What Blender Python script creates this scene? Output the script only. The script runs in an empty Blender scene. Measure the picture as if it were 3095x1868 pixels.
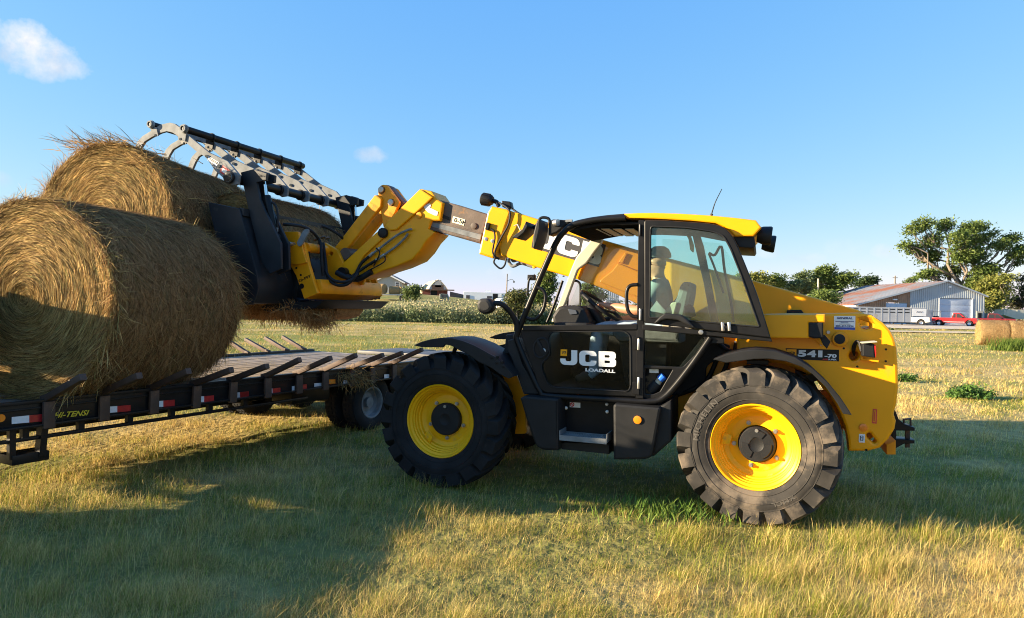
import bpy, bmesh, math, random
import numpy as np
from mathutils import Vector, Matrix
R = math.radians
random.seed(7); rng = np.random.default_rng(11)
scene = bpy.context.scene
COL = scene.collection

# ------------------------------------------------------------------ camera
EYE = Vector((0.0, 0.0, 1.67)); FPX = 2056.0; CXP, CYP = 1547.5, 934.0
PITCH = math.atan(9.0 / FPX); ROLL = R(1.0)
_f = Vector((0, math.cos(PITCH), -math.sin(PITCH)))
_u0 = Vector((0, math.sin(PITCH), math.cos(PITCH))); _r0 = Vector((1, 0, 0))
_r = _r0 * math.cos(ROLL) + _u0 * math.sin(ROLL)
_u = -_r0 * math.sin(ROLL) + _u0 * math.cos(ROLL)
cam_data = bpy.data.cameras.new('camera'); cam = bpy.data.objects.new('camera', cam_data)
COL.objects.link(cam); scene.camera = cam
mw = Matrix(((_r.x, _u.x, -_f.x, EYE.x), (_r.y, _u.y, -_f.y, EYE.y), (_r.z, _u.z, -_f.z, EYE.z), (0, 0, 0, 1)))
cam.matrix_world = mw
cam_data.sensor_width = 36.0; cam_data.lens = 36.0 * FPX / 3095.0
cam_data.clip_start = 0.05; cam_data.clip_end = 4000

# ------------------------------------------------------------------ light
SUN_EL = R(14.0)                       # sun stands due left of the camera (world -X)
SUN_AZ_DIR = Vector((-1.0, -0.10, 0.0)).normalized()
sd = bpy.data.lights.new('sun', 'SUN'); sd.energy = 5.0; sd.angle = R(0.55); sd.color = (1.0, 0.81, 0.55)
sun = bpy.data.objects.new('sun', sd); COL.objects.link(sun)
to_sun = (SUN_AZ_DIR * math.cos(SUN_EL) + Vector((0, 0, math.sin(SUN_EL)))).normalized()
sun.rotation_euler = to_sun.to_track_quat('Z', 'Y').to_euler(); sun.location = to_sun * 60

world = bpy.data.worlds.new('World'); scene.world = world; world.use_nodes = True
wn = world.node_tree; wn.nodes.clear()
def N(t, typ, **kw):
    n = t.nodes.new(typ)
    for k, v in kw.items(): setattr(n, k, v)
    return n
def val(t, sock, v):
    sock.default_value = v
w_out = N(wn, 'ShaderNodeOutputWorld'); w_bg = N(wn, 'ShaderNodeBackground')
sky = N(wn, 'ShaderNodeTexSky'); sky.sky_type = 'NISHITA'; sky.sun_disc = False
sky.sun_elevation = SUN_EL; sky.sun_rotation = math.atan2(SUN_AZ_DIR.x, SUN_AZ_DIR.y)
sky.altitude = 300; sky.air_density = 1.0; sky.dust_density = 0.1; sky.ozone_density = 4.0
w_bg.inputs['Strength'].default_value = 0.10
wn.links.new(w_bg.outputs[0], w_out.inputs[0])
# clouds: soft puffs fixed to directions of the sky
tc = N(wn, 'ShaderNodeTexCoord')
nz = N(wn, 'ShaderNodeTexNoise'); nz.inputs['Scale'].default_value = 16; nz.inputs['Detail'].default_value = 9; nz.inputs['Roughness'].default_value = 0.62
wn.links.new(tc.outputs['Generated'], nz.inputs['Vector'])
def ray(px, py):
    d = _f + _r * ((px - CXP) / FPX) - _u * ((py - CYP) / FPX)
    return d.normalized()
def math_node(op, a=None, b=None, clamp=False):
    m = N(wn, 'ShaderNodeMath', operation=op, use_clamp=clamp)
    for i, x in enumerate((a, b)):
        if x is None: continue
        if isinstance(x, (int, float)): m.inputs[i].default_value = x
        else: wn.links.new(x, m.inputs[i])
    return m.outputs[0]
total = None
CLOUDS = [(70, 140, 95, 50, 1.0), (165, 190, 65, 28, .8), (40, 105, 60, 26, .9), (0, 165, 60, 45, .9), (110, 190, 60, 34, .8), (1120, 470, 42, 22, .62), (1508, 828, 38, 24, .38), (5, 545, 30, 20, .3),
          (2430, 780, 50, 18, .35), (2560, 745, 60, 26, .16), (2665, 760, 34, 18, .36), (2325, 762, 34, 15, .28), (2640, 845, 40, 14, .3), (2740, 770, 60, 14, .25), (1330, 880, 60, 14, .25), (1600, 760, 80, 20, .12)]
for cx, cy, rx, ry, amp in CLOUDS:
    d0 = ray(cx, cy); ex = Vector((d0.y, -d0.x, 0)).normalized(); ez = ex.cross(d0)
    def dotn(vec):
        n = N(wn, 'ShaderNodeVectorMath', operation='DOT_PRODUCT'); wn.links.new(tc.outputs['Generated'], n.inputs[0]); n.inputs[1].default_value = vec; return n.outputs['Value']
    x = math_node('DIVIDE', dotn(ex), rx / FPX); y = math_node('DIVIDE', dotn(ez), ry / FPX)
    r2 = math_node('ADD', math_node('MULTIPLY', x, x), math_node('MULTIPLY', y, y))
    front = math_node('GREATER_THAN', dotn(d0), 0.5)
    fall = math_node('SUBTRACT', 1.25, r2)
    blob = math_node('ADD', fall, math_node('MULTIPLY', math_node('SUBTRACT', nz.outputs['Fac'], 0.5), 5.5))
    blob = math_node('MULTIPLY', math_node('MULTIPLY', blob, 0.55, True), amp)
    blob = math_node('MULTIPLY', math_node('MULTIPLY', blob, front), math_node('GREATER_THAN', 6.0, r2))
    total = blob if total is None else math_node('MAXIMUM', total, blob)
nz2 = N(wn, 'ShaderNodeTexNoise'); nz2.inputs['Scale'].default_value = 22; nz2.inputs['Detail'].default_value = 5
wn.links.new(tc.outputs['Generated'], nz2.inputs['Vector'])
ramp = N(wn, 'ShaderNodeValToRGB'); ramp.color_ramp.elements[0].position = .38; ramp.color_ramp.elements[1].position = .62
ramp.color_ramp.elements[0].color = (2.0, 2.15, 2.5, 1); ramp.color_ramp.elements[1].color = (3.1, 2.95, 2.85, 1)
wn.links.new(nz2.outputs['Fac'], ramp.inputs[0])
mix = N(wn, 'ShaderNodeMix', data_type='RGBA')
sep = N(wn, 'ShaderNodeSeparateColor'); com = N(wn, 'ShaderNodeCombineColor'); wn.links.new(sky.outputs[0], sep.inputs[0])
for i_, (p_, a_) in enumerate(((.90, .77), (.51, 1.17), (.06, 2.58))):      # the photograph's paler, flatter rendering of the evening sky
    wn.links.new(math_node('MULTIPLY', math_node('POWER', sep.outputs[i_], p_), a_), com.inputs[i_])
wn.links.new(total, mix.inputs[0]); wn.links.new(com.outputs[0], mix.inputs[6]); wn.links.new(ramp.outputs[0], mix.inputs[7])
wn.links.new(mix.outputs[2], w_bg.inputs['Color'])

scene.view_settings.view_transform = 'Standard'; scene.view_settings.look = 'None'
scene.view_settings.gamma = 1.0; scene.view_settings.use_curve_mapping = False
scene.view_settings.exposure = 1.85
scene.render.engine = 'CYCLES'
try:
    scene.cycles.max_bounces = 8; scene.cycles.transparent_max_bounces = 16; scene.cycles.use_denoising = True; scene.cycles.pixel_filter_type = 'BLACKMAN_HARRIS'; scene.cycles.filter_width = 1.05
except Exception: pass

# ------------------------------------------------------------------ machine frame, measured from the two near wheels
def hit_z(px, py, z):
    d = ray(px, py); return EYE + d * ((z - EYE.z) / d.z)
def at_depth(px, py, Y):
    d = ray(px, py); return EYE + d * (Y / d.y)
AXLE = 0.60
_Pr = hit_z(2290, 1352.5, AXLE); _Pf = hit_z(1330, 1273, AXLE)
WHEELBASE = (_Pf - _Pr).length
Uh = (_Pf - _Pr).normalized(); Uh.z = 0; Uh.normalize()
Vh = Vector((0, 0, 1)).cross(Uh)
VF = 1.12                              # lateral position of the near rim flange
ORG = _Pr - Vh * VF - Vector((0, 0, AXLE))
MROT = math.atan2(Uh.y, Uh.x)
ZR = {'a1': (0, 350, 780/2464), 'a2': (0, 780, 780/1731), 'a3': (400, 350, 750/2464), 'a4': (650, 600, 550/2045), 'a5': (1050, 520, 650/2464),
      'a6': (1450, 560, 550/1859), 'a7': (1900, 560, 550/1669), 'a8': (1480, 930, 620/1882), 'b1': (1130, 980, 490/1457), 'b2': (2000, 1020, 620/1537),
      'b3': (2250, 820, 550/1410), 'b4': (2240, 620, 855/2464), 'b5': (950, 780, 670/2464), 'b6': (620, 980, 680/2408), 'b7': (0, 1150, 800/2464),
      'b8': (1450, 560, 1000/1882), 'c4': (1560, 640, 400/1652), 'f': (0, 0, 3095/2464), 's': (0, 0, 1)}
def K(k, x, y):
    x0, y0, s = ZR[k]; return x0 + x * s, y0 + y * s
def M(k, x, y, v):                     # point of the machine on the plane lying v to the side of its centre line
    d = ray(*K(k, x, y)); t = (ORG + Vh * v - EYE).dot(Vh) / d.dot(Vh); p = EYE + d * t - ORG
    return Vector((p.dot(Uh), v, p.z))
def toW(p): return ORG + Uh * p[0] + Vh * p[1] + Vector((0, 0, p[2]))
print('wheelbase', WHEELBASE, 'rot', math.degrees(MROT), 'org', ORG)

# ------------------------------------------------------------------ materials
MATS = {}
def mat(name, col, rough=.5, metal=0., var=0., vscale=6., bump=0., bscale=40., dirt=None, dscale=3., dthr=.55, spec=.5, coat=0.):
    m = bpy.data.materials.new(name); m.use_nodes = True; t = m.node_tree; b = t.nodes['Principled BSDF']
    b.inputs['Roughness'].default_value = rough; b.inputs['Metallic'].default_value = metal
    b.inputs['Specular IOR Level'].default_value = spec; b.inputs['Coat Weight'].default_value = coat
    c = N(t, 'ShaderNodeTexCoord'); last = None
    rgb = N(t, 'ShaderNodeRGB'); rgb.outputs[0].default_value = (*col, 1); last = rgb.outputs[0]
    if var > 0:
        n = N(t, 'ShaderNodeTexNoise'); n.inputs['Scale'].default_value = vscale; n.inputs['Detail'].default_value = 6; t.links.new(c.outputs['Object'], n.inputs[0])
        mr = N(t, 'ShaderNodeMapRange'); mr.inputs[1].default_value = .3; mr.inputs[2].default_value = .7; mr.inputs[3].default_value = 1 - var; mr.inputs[4].default_value = 1 + var
        t.links.new(n.outputs['Fac'], mr.inputs[0])
        x = N(t, 'ShaderNodeVectorMath', operation='SCALE'); t.links.new(last, x.inputs[0]); t.links.new(mr.outputs[0], x.inputs['Scale']); last = x.outputs[0]
    if dirt:
        n = N(t, 'ShaderNodeTexNoise'); n.inputs['Scale'].default_value = dscale; n.inputs['Detail'].default_value = 9; n.inputs['Roughness'].default_value = .65; t.links.new(c.outputs['Object'], n.inputs[0])
        mr = N(t, 'ShaderNodeMapRange'); mr.inputs[1].default_value = dthr; mr.inputs[2].default_value = dthr + .14; mr.inputs[3].default_value = 0; mr.inputs[4].default_value = .85
        t.links.new(n.outputs['Fac'], mr.inputs[0])
        mx = N(t, 'ShaderNodeMix', data_type='RGBA'); t.links.new(mr.outputs[0], mx.inputs[0]); t.links.new(last, mx.inputs[6]); mx.inputs[7].default_value = (*dirt, 1); last = mx.outputs[2]
        mr2 = N(t, 'ShaderNodeMapRange'); mr2.inputs[3].default_value = rough; mr2.inputs[4].default_value = .85; t.links.new(mr.outputs[0], mr2.inputs[0]); t.links.new(mr2.outputs[0], b.inputs['Roughness'])
    t.links.new(last, b.inputs['Base Color'])
    if bump > 0:
        n = N(t, 'ShaderNodeTexNoise'); n.inputs['Scale'].default_value = bscale; n.inputs['Detail'].default_value = 5; t.links.new(c.outputs['Object'], n.inputs[0])
        bp = N(t, 'ShaderNodeBump'); bp.inputs['Strength'].default_value = bump; bp.inputs['Distance'].default_value = .01; t.links.new(n.outputs['Fac'], bp.inputs['Height']); t.links.new(bp.outputs[0], b.inputs['Normal'])
    MATS[name] = m; return m
def mat_attr(name, rough=.8, var=.15, vscale=30., trans=0., spec=.3):
    m = mat(name, (1, 1, 1), rough, spec=spec); t = m.node_tree; b = t.nodes['Principled BSDF']
    a = N(t, 'ShaderNodeVertexColor', layer_name='col'); c = N(t, 'ShaderNodeTexCoord')
    n = N(t, 'ShaderNodeTexNoise'); n.inputs['Scale'].default_value = vscale; n.inputs['Detail'].default_value = 5; t.links.new(c.outputs['Object'], n.inputs[0])
    mr = N(t, 'ShaderNodeMapRange'); mr.inputs[1].default_value = .3; mr.inputs[2].default_value = .7; mr.inputs[3].default_value = 1 - var; mr.inputs[4].default_value = 1 + var
    t.links.new(n.outputs['Fac'], mr.inputs[0])
    x = N(t, 'ShaderNodeVectorMath', operation='SCALE'); t.links.new(a.outputs[0], x.inputs[0]); t.links.new(mr.outputs[0], x.inputs['Scale'])
    t.links.new(x.outputs[0], b.inputs['Base Color'])
    if trans > 0:                      # thin leaves and blades pass some light
        tr = N(t, 'ShaderNodeBsdfTranslucent'); t.links.new(x.outputs[0], tr.inputs[0]); ms = N(t, 'ShaderNodeMixShader'); ms.inputs[0].default_value = trans
        o = t.nodes['Material Output']; t.links.new(b.outputs[0], ms.inputs[1]); t.links.new(tr.outputs[0], ms.inputs[2]); t.links.new(ms.outputs[0], o.inputs[0])
    return m
def glass(name, tint, refl=1.0, dust=.0):
    m = bpy.data.materials.new(name); m.use_nodes = True; t = m.node_tree; t.nodes.clear()
    o = N(t, 'ShaderNodeOutputMaterial'); tr = N(t, 'ShaderNodeBsdfTransparent'); tr.inputs[0].default_value = (*tint, 1)
    gl = N(t, 'ShaderNodeBsdfGlossy'); gl.inputs['Roughness'].default_value = .02; fr = N(t, 'ShaderNodeFresnel'); fr.inputs[0].default_value = 1.5
    mu = N(t, 'ShaderNodeMath', operation='MULTIPLY'); mu.inputs[1].default_value = refl; t.links.new(fr.outputs[0], mu.inputs[0])
    ms = N(t, 'ShaderNodeMixShader'); t.links.new(mu.outputs[0], ms.inputs[0]); t.links.new(tr.outputs[0], ms.inputs[1]); t.links.new(gl.outputs[0], ms.inputs[2])
    last = ms.outputs[0]
    if dust > 0:
        df = N(t, 'ShaderNodeBsdfDiffuse'); df.inputs[0].default_value = (.55, .5, .4, 1); c = N(t, 'ShaderNodeTexCoord')
        n = N(t, 'ShaderNodeTexNoise'); n.inputs['Scale'].default_value = 4; n.inputs['Detail'].default_value = 8; t.links.new(c.outputs['Object'], n.inputs[0])
        mr = N(t, 'ShaderNodeMapRange'); mr.inputs[1].default_value = .35; mr.inputs[2].default_value = .8; mr.inputs[3].default_value = dust * .4; mr.inputs[4].default_value = dust * 1.6; t.links.new(n.outputs['Fac'], mr.inputs[0])
        m2 = N(t, 'ShaderNodeMixShader'); t.links.new(mr.outputs[0], m2.inputs[0]); t.links.new(last, m2.inputs[1]); t.links.new(df.outputs[0], m2.inputs[2]); last = m2.outputs[0]
    t.links.new(last, o.inputs[0]); MATS[name] = m; return m

YEL = mat('yellow_paint', (.88, .36, .003), .36, var=.07, vscale=2.5, bump=.02, bscale=14, dirt=(.42, .24, .06), dscale=2.2, dthr=.64, spec=.3)
RIMY = mat('rim_yellow', (.84, .43, .006), .42, var=.08, vscale=5, dirt=(.40, .26, .10), dscale=6, dthr=.63, spec=.25)
YELW = mat('worn_yellow_paint', (.80, .30, .004), .42, var=.15, vscale=5, bump=.05, bscale=20, dirt=(.16, .075, .03), dscale=4.5, dthr=.60, spec=.3)
RUSTY = mat('greasy_boom_steel', (.095, .066, .05), .55, var=.3, vscale=6, bump=.12, bscale=30, dirt=(.40, .17, .03), dscale=3.2, dthr=.57)
BLK = mat('black_paint', (.010, .010, .011), .36, var=.25, vscale=9, bump=.02, bscale=60, dirt=(.075, .068, .06), dscale=7, dthr=.72, spec=.2)
BLKM = mat('black_plastic', (.014, .0145, .016), .55, var=.25, vscale=5, bump=.12, bscale=220, dirt=(.07, .062, .052), dscale=4, dthr=.68, spec=.25)
BLKS = mat('dark_steel_plate', (.016, .018, .022), .5, var=.3, vscale=4, bump=.05, bscale=18, dirt=(.08, .07, .06), dscale=5, dthr=.62, spec=.3)
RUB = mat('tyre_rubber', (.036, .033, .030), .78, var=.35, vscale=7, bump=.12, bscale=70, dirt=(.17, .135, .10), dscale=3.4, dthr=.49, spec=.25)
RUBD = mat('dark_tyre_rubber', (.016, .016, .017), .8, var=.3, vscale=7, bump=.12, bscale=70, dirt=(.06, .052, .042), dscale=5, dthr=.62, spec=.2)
GALV = mat('galvanised_steel', (.19, .20, .205), .7, 0., var=.30, vscale=9, bump=.03, bscale=40, spec=.15)
CHR = mat('chrome', (.75, .75, .76), .12, 1.0)
STEEL = mat('bare_steel', (.42, .40, .38), .38, .8, var=.2, vscale=20)
BROWN = mat('rusty_brown_steel', (.075, .042, .028), .7, var=.35, vscale=9, bump=.1, bscale=50, dirt=(.20, .11, .06), dscale=8, dthr=.58)
WHT = mat('white_paint', (.78, .78, .76), .45, var=.06, vscale=4)
BEIGE = mat('beige_trim', (.46, .43, .33), .6, var=.08, vscale=8)
ORNG = mat('orange_lens', (.85, .22, .01), .25, spec=.6)
REDL = mat('red_lens', (.65, .02, .015), .25)
RED = mat('red_sticker', (.60, .025, .03), .45, var=.1, vscale=20)
REFW = mat('white_reflector', (.72, .74, .76), .35, var=.08, vscale=30)
REFR = mat('red_reflector', (.42, .018, .02), .35, var=.12, vscale=30)
BLUE = mat('blue_cap', (.02, .16, .70), .4)
CREAM = mat('cream_label', (.80, .74, .52), .5)
YTXT = mat('yellow_lettering', (.65, .52, .03), .5)
GREYT = mat('silver_lettering', (.62, .66, .70), .4)
HEADL = mat('headliner_cloth', (.02, .02, .021), 1.0, var=.2, vscale=20, spec=0.)
GLC = glass('clear_glass', (.93, .97, .95), .6, .02)
GLT = glass('tinted_glass', (.70, .93, .89), 1.0, .06)
GLD = glass('dark_glass', (.80, .85, .83), .22, .0)
# ------------------------------------------------------------------ object helpers
def link(name, me, mat_, parent=None):
    o = bpy.data.objects.new(name, me); COL.objects.link(o)
    if mat_ is not None and len(me.materials) == 0: me.materials.append(mat_)
    if parent is not None: o.parent = parent
    return o
def tag(o, label=None, cat=None, group=None, kind=None):
    if label: o['label'] = label
    if cat: o['category'] = cat
    if group: o['group'] = group
    if kind: o['kind'] = kind
    return o
def thing(name, label, cat, loc=(0, 0, 0), rz=0, group=None):
    o = bpy.data.objects.new(name, None); COL.objects.link(o); o.location = loc; o.rotation_euler = (0, 0, rz); o.empty_display_size = .2
    return tag(o, label, cat, group)
def kids(o): return [c for c in bpy.data.objects if c.parent == o]
def copy_tree(o, loc=None, rz=None, parent=None, swap=None):
    c = o.copy(); COL.objects.link(c)
    if parent is not None: c.parent = parent
    if loc is not None: c.location = loc
    if rz is not None: c.rotation_euler = (0, 0, rz)
    if swap and c.data:
        for i, s in enumerate(c.material_slots):
            if s.material and s.material.name in swap:
                c.data = c.data.copy(); c.data.materials[i] = MATS[swap[s.material.name]]
    for ch in kids(o): copy_tree(ch, None, None, c, swap)
    return c
def smooth(me, ang=35):
    n = len(me.polygons)
    if n:
        me.polygons.foreach_set('use_smooth', [True] * n); me.set_sharp_from_angle(angle=R(ang))
    me.update(); return me
class MB:                              # collects shapes and links them as one mesh
    def __init__(s): s.v = []; s.f = []
    def add(s, vs, fs):
        o = len(s.v); s.v += [tuple(p) for p in vs]; s.f += [tuple(i + o for i in f) for f in fs]; return s
    def box(s, c, d, rot=None):        # centre, full sizes, optional 3x3
        vs = [Vector((x * d[0] / 2, y * d[1] / 2, z * d[2] / 2)) for x in (-1, 1) for y in (-1, 1) for z in (-1, 1)]
        if rot is not None: vs = [rot @ q for q in vs]
        return s.add([q + Vector(c) for q in vs], [(0, 1, 3, 2), (4, 6, 7, 5), (0, 4, 5, 1), (2, 3, 7, 6), (0, 2, 6, 4), (1, 5, 7, 3)])
    def bar(s, p0, p1, w, h, up=(0, 0, 1)):
        p0 = Vector(p0); p1 = Vector(p1); d = (p1 - p0); L = d.length; d.normalize(); u = Vector(up); a = u.cross(d)
        if a.length < 1e-4: a = Vector((1, 0, 0)).cross(d)
        a.normalize(); b = d.cross(a); return s.box((p0 + p1) / 2, (L, w, h), Matrix((d, a, b)).transposed())
    def cyl(s, p0, p1, r, n=16, r1=None, cap=True):
        p0 = Vector(p0); p1 = Vector(p1); d = (p1 - p0).normalized(); a = d.orthogonal().normalized(); b = d.cross(a); r1 = r if r1 is None else r1
        vs = []
        for p, rr in ((p0, r), (p1, r1)):
            vs += [p + (a * math.cos(2 * math.pi * i / n) + b * math.sin(2 * math.pi * i / n)) * rr for i in range(n)]
        fs = [(i, (i + 1) % n, n + (i + 1) % n, n + i) for i in range(n)]
        if cap: fs += [tuple(range(n - 1, -1, -1)), tuple(range(n, 2 * n))]
        return s.add(vs, fs)
    def tube(s, pts, r, n=10, sub=4, taper=None):
        pts = [Vector(p) for p in pts]
        if sub > 1 and len(pts) > 2:
            q = []
            P = [pts[0] * 2 - pts[1]] + pts + [pts[-1] * 2 - pts[-2]]
            for i in range(1, len(P) - 2):
                for k in range(sub):
                    t = k / sub; a, b, c, d = P[i - 1:i + 3]
                    q.append(.5 * ((2 * b) + (c - a) * t + (2 * a - 5 * b + 4 * c - d) * t * t + (3 * b - a - 3 * c + d) * t ** 3))
            pts = q + [pts[-1]]
        m = len(pts); vs = []; prev = None
        for i, p in enumerate(pts):
            d = (pts[min(i + 1, m - 1)] - pts[max(i - 1, 0)]).normalized()
            a = d.orthogonal().normalized() if prev is None else (prev - d * prev.dot(d)).normalized()
            prev = a; b = d.cross(a); rr = r if taper is None else r + (taper - r) * i / (m - 1)
            vs += [p + (a * math.cos(2 * math.pi * k / n) + b * math.sin(2 * math.pi * k / n)) * rr for k in range(n)]
        fs = [(i * n + k, i * n + (k + 1) % n, (i + 1) * n + (k + 1) % n, (i + 1) * n + k) for i in range(m - 1) for k in range(n)]
        fs += [tuple(range(n - 1, -1, -1)), tuple(range((m - 1) * n, m * n))]
        return s.add(vs, fs)
    def lathe(s, prof, n=48, axis='y', closed=False):     # prof of (radius, along)
        m = len(prof); vs = []
        for i in range(n):
            a = 2 * math.pi * i / n
            for r_, h in prof:
                vs.append((r_ * math.cos(a), h, r_ * math.sin(a)) if axis == 'y' else (r_ * math.cos(a), r_ * math.sin(a), h))
        mm = m if closed else m - 1
        fs = [(i * m + k, i * m + (k + 1) % m, ((i + 1) % n) * m + (k + 1) % m, ((i + 1) % n) * m + k) for i in range(n) for k in range(mm)]
        return s.add(vs, fs)
    def prism(s, poly, off):           # poly of 3-D points, extruded by off
        n = len(poly); o = Vector(off); vs = [Vector(p) for p in poly] + [Vector(p) + o for p in poly]
        return s.add(vs, [tuple(range(n)), tuple(range(2 * n - 1, n - 1, -1))] + [(i, n + i, n + (i + 1) % n, (i + 1) % n) for i in range(n)])
    def build(s, name, mat_, parent=None, bevel=0., ang=35, fix=True, seg=2):
        me = bpy.data.meshes.new(name); me.from_pydata(s.v, [], s.f)
        bm = bmesh.new(); bm.from_mesh(me)
        if fix: bmesh.ops.recalc_face_normals(bm, faces=bm.faces)
        if bevel > 0:
            es = [e for e in bm.edges if len(e.link_faces) == 2 and e.calc_face_angle(0) > R(28)]
            bmesh.ops.bevel(bm, geom=es, offset=bevel, segments=seg, affect='EDGES', clamp_overlap=True, profile=.6)
        bm.to_mesh(me); bm.free(); smooth(me, ang)
        return link(name, me, mat_, parent)
def curve_mesh(cu):
    o = bpy.data.objects.new('outline', cu); me = bpy.data.meshes.new_from_object(o); bpy.data.objects.remove(o); bpy.data.curves.remove(cu); return me
def plate(name, outer, holes, v0, v1, mat_, parent, bevel=.004, ang=40):
    """flat shape of machine points (u,w) with holes, filling the space between the lateral planes v0 and v1"""
    cu = bpy.data.curves.new(name, 'CURVE'); cu.dimensions = '2D'; cu.fill_mode = 'BOTH'
    h = abs(v1 - v0) / 2; b = min(bevel, h * .8); cu.extrude = h - b; cu.bevel_depth = b; cu.bevel_resolution = 1 if b > 0 else 0; cu.offset = -b
    for pl in [outer] + list(holes):
        sp = cu.splines.new('POLY'); sp.points.add(len(pl) - 1); sp.use_cyclic_u = True
        for i, p in enumerate(pl): sp.points[i].co = (-p[0], p[-1], 0, 1)
    me = curve_mesh(cu); vm = (v0 + v1) / 2
    for x in me.vertices:
        a = x.co; x.co = (-a.x, vm + a.z, a.y)
    smooth(me, ang); me.name = name
    return link(name, me, mat_, parent)
def Ms(k, pts, v): return [M(k, x, y, v) for x, y in pts]
def ext(name, k, pts, v0, v1, mat_, parent, holes=(), bevel=.004, ang=40, vp=None):
    vp = v0 if vp is None else vp      # plane on which the outline was measured
    return plate(name, Ms(k, pts, vp), [Ms(k, h, vp) for h in holes], v0, v1, mat_, parent, bevel, ang)
def rnd(pts, r=.35, n=4):              # rounds the corners of an outline
    out = []; m = len(pts)
    for i in range(m):
        a = Vector(pts[i - 1]).to_3d(); b = Vector(pts[i]).to_3d(); c = Vector(pts[(i + 1) % m]).to_3d()
        p = b + (a - b) * min(r, .49); q = b + (c - b) * min(r, .49)
        for k in range(n + 1):
            t = k / n; x = p * (1 - t) ** 2 + b * 2 * t * (1 - t) + q * t * t; out.append((x.x, x.y))
    return out
def rndpx(pts, px, n=4):               # rounds corners by a length in picture units
    out = []; m = len(pts)
    for i in range(m):
        a = Vector((*pts[i - 1], 0)); b = Vector((*pts[i], 0)); c = Vector((*pts[(i + 1) % m], 0))
        la = (a - b).length; lc = (c - b).length; e = px[i] if isinstance(px, (list, tuple)) else px
        p = b + (a - b) * min(e / la, .49); q = b + (c - b) * min(e / lc, .49)
        for k in range(n + 1):
            t = k / n; x = p * (1 - t) ** 2 + b * 2 * t * (1 - t) + q * t * t; out.append((x.x, x.y))
    return out
def mtube(name, k, pts, r, mat_, parent, n=10, sub=4):    # pts of (x, y, v)
    return MB().tube([M(k, x, y, v) for x, y, v in pts], r, n, sub).build(name, mat_, parent, ang=60)
def text_mesh(s, bold=.03, shear=0., spacing=1.0):
    cu = bpy.data.curves.new('lettering', 'FONT'); cu.body = s; cu.offset = bold; cu.shear = shear; cu.space_character = spacing; cu.fill_mode = 'FRONT'; cu.resolution_u = 3
    cu.extrude = .012
    return curve_mesh(cu)
def lettering(name, s, o, ex, ey, nrm, mat_, parent, bold=.03, shear=0., thick=.0015, spacing=1.0):
    """o = lower left corner, ex/ey = full width and height vectors, nrm = unit normal"""
    me = text_mesh(s, bold, shear, spacing); co = np.empty(len(me.vertices) * 3); me.vertices.foreach_get('co', co); co = co.reshape(-1, 3)
    mn = co.min(0); mx = co.max(0); q = (co - mn) / np.maximum(mx - mn, 1e-6)
    P = np.array(o)[None] + q[:, :1] * np.array(ex)[None] + q[:, 1:2] * np.array(ey)[None] + q[:, 2:3] * np.array(nrm)[None] * thick
    me.vertices.foreach_set('co', P.ravel()); me.update(); me.name = name
    return link(name, me, mat_, parent)
def mtext(name, s, k, bl, br, tl, v, mat_, parent, **kw):  # three corners in the picture, on lateral plane v
    a = M(k, *bl, v); b = M(k, *br, v); c = M(k, *tl, v)
    return lettering(name, s, a, b - a, c - a, Vector((0, 1, 0)), mat_, parent, **kw)
def ribbons(name, P, W, side, cols, mat_, parent=None, point_tip=True):
    """P (n,k,3) centre lines, W (n,) widths, side (n,3): narrow strips, tapering to a tip"""
    n, k, _ = P.shape; S = side[:, None, :] * W[:, None, None] * .5
    tp = np.linspace(1, .65, k - 1)[None, :, None]
    L = P[:, :k - 1] - S * tp; Rr = P[:, :k - 1] + S * tp; T = P[:, k - 1:]
    V = np.concatenate([L, Rr, T], 1); nv = 2 * (k - 1) + 1; base = (np.arange(n) * nv)[:, None]
    quads = np.concatenate([np.stack([base[:, 0] + i, base[:, 0] + (k - 1) + i, base[:, 0] + (k - 1) + i + 1, base[:, 0] + i + 1], 1) for i in range(k - 2)], 0) if k > 2 else np.zeros((0, 4), int)
    tris = np.stack([base[:, 0] + k - 2, base[:, 0] + 2 * (k - 1) - 1, base[:, 0] + nv - 1], 1)
    me = bpy.data.meshes.new(name); me.vertices.add(n * nv); me.vertices.foreach_set('co', V.reshape(-1).astype(np.float32))
    nl = quads.size + tris.size; me.loops.add(nl); me.loops.foreach_set('vertex_index', np.concatenate([quads.ravel(), tris.ravel()]).astype(np.int32))
    np_ = len(quads) + len(tris); me.polygons.add(np_)
    st = np.concatenate([np.arange(len(quads)) * 4, quads.size + np.arange(len(tris)) * 3]).astype(np.int32)
    me.polygons.foreach_set('loop_start', st); me.polygons.foreach_set('use_smooth', np.ones(np_, bool)); me.update(calc_edges=True)
    a = me.color_attributes.new('col', 'FLOAT_COLOR', 'POINT'); c = np.ones((n, nv, 4), np.float32); c[:, :, :3] = cols[:, None, :]; a.data.foreach_set('color', c.ravel())
    return link(name, me, mat_, parent)
def flakes(name, C, A, B, cols, mat_, parent=None):        # leaf-shaped quads: centre, half-length vector, half-width vector
    n = len(C); V = np.stack([C - A, C + B - A * .15, C + A, C - B - A * .15], 1); me = bpy.data.meshes.new(name)
    me.vertices.add(n * 4); me.vertices.foreach_set('co', V.reshape(-1).astype(np.float32)); me.loops.add(n * 4); me.loops.foreach_set('vertex_index', np.arange(n * 4, dtype=np.int32))
    me.polygons.add(n); me.polygons.foreach_set('loop_start', (np.arange(n) * 4).astype(np.int32)); me.update(calc_edges=True)
    a = me.color_attributes.new('col', 'FLOAT_COLOR', 'POINT'); c = np.ones((n, 4, 4), np.float32); c[:, :, :3] = cols[:, None, :]; a.data.foreach_set('color', c.ravel())
    return link(name, me, mat_, parent)
def unit(a): return a / np.maximum(np.linalg.norm(a, axis=-1, keepdims=True), 1e-9)
_T = rng.random((64, 64))
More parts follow.
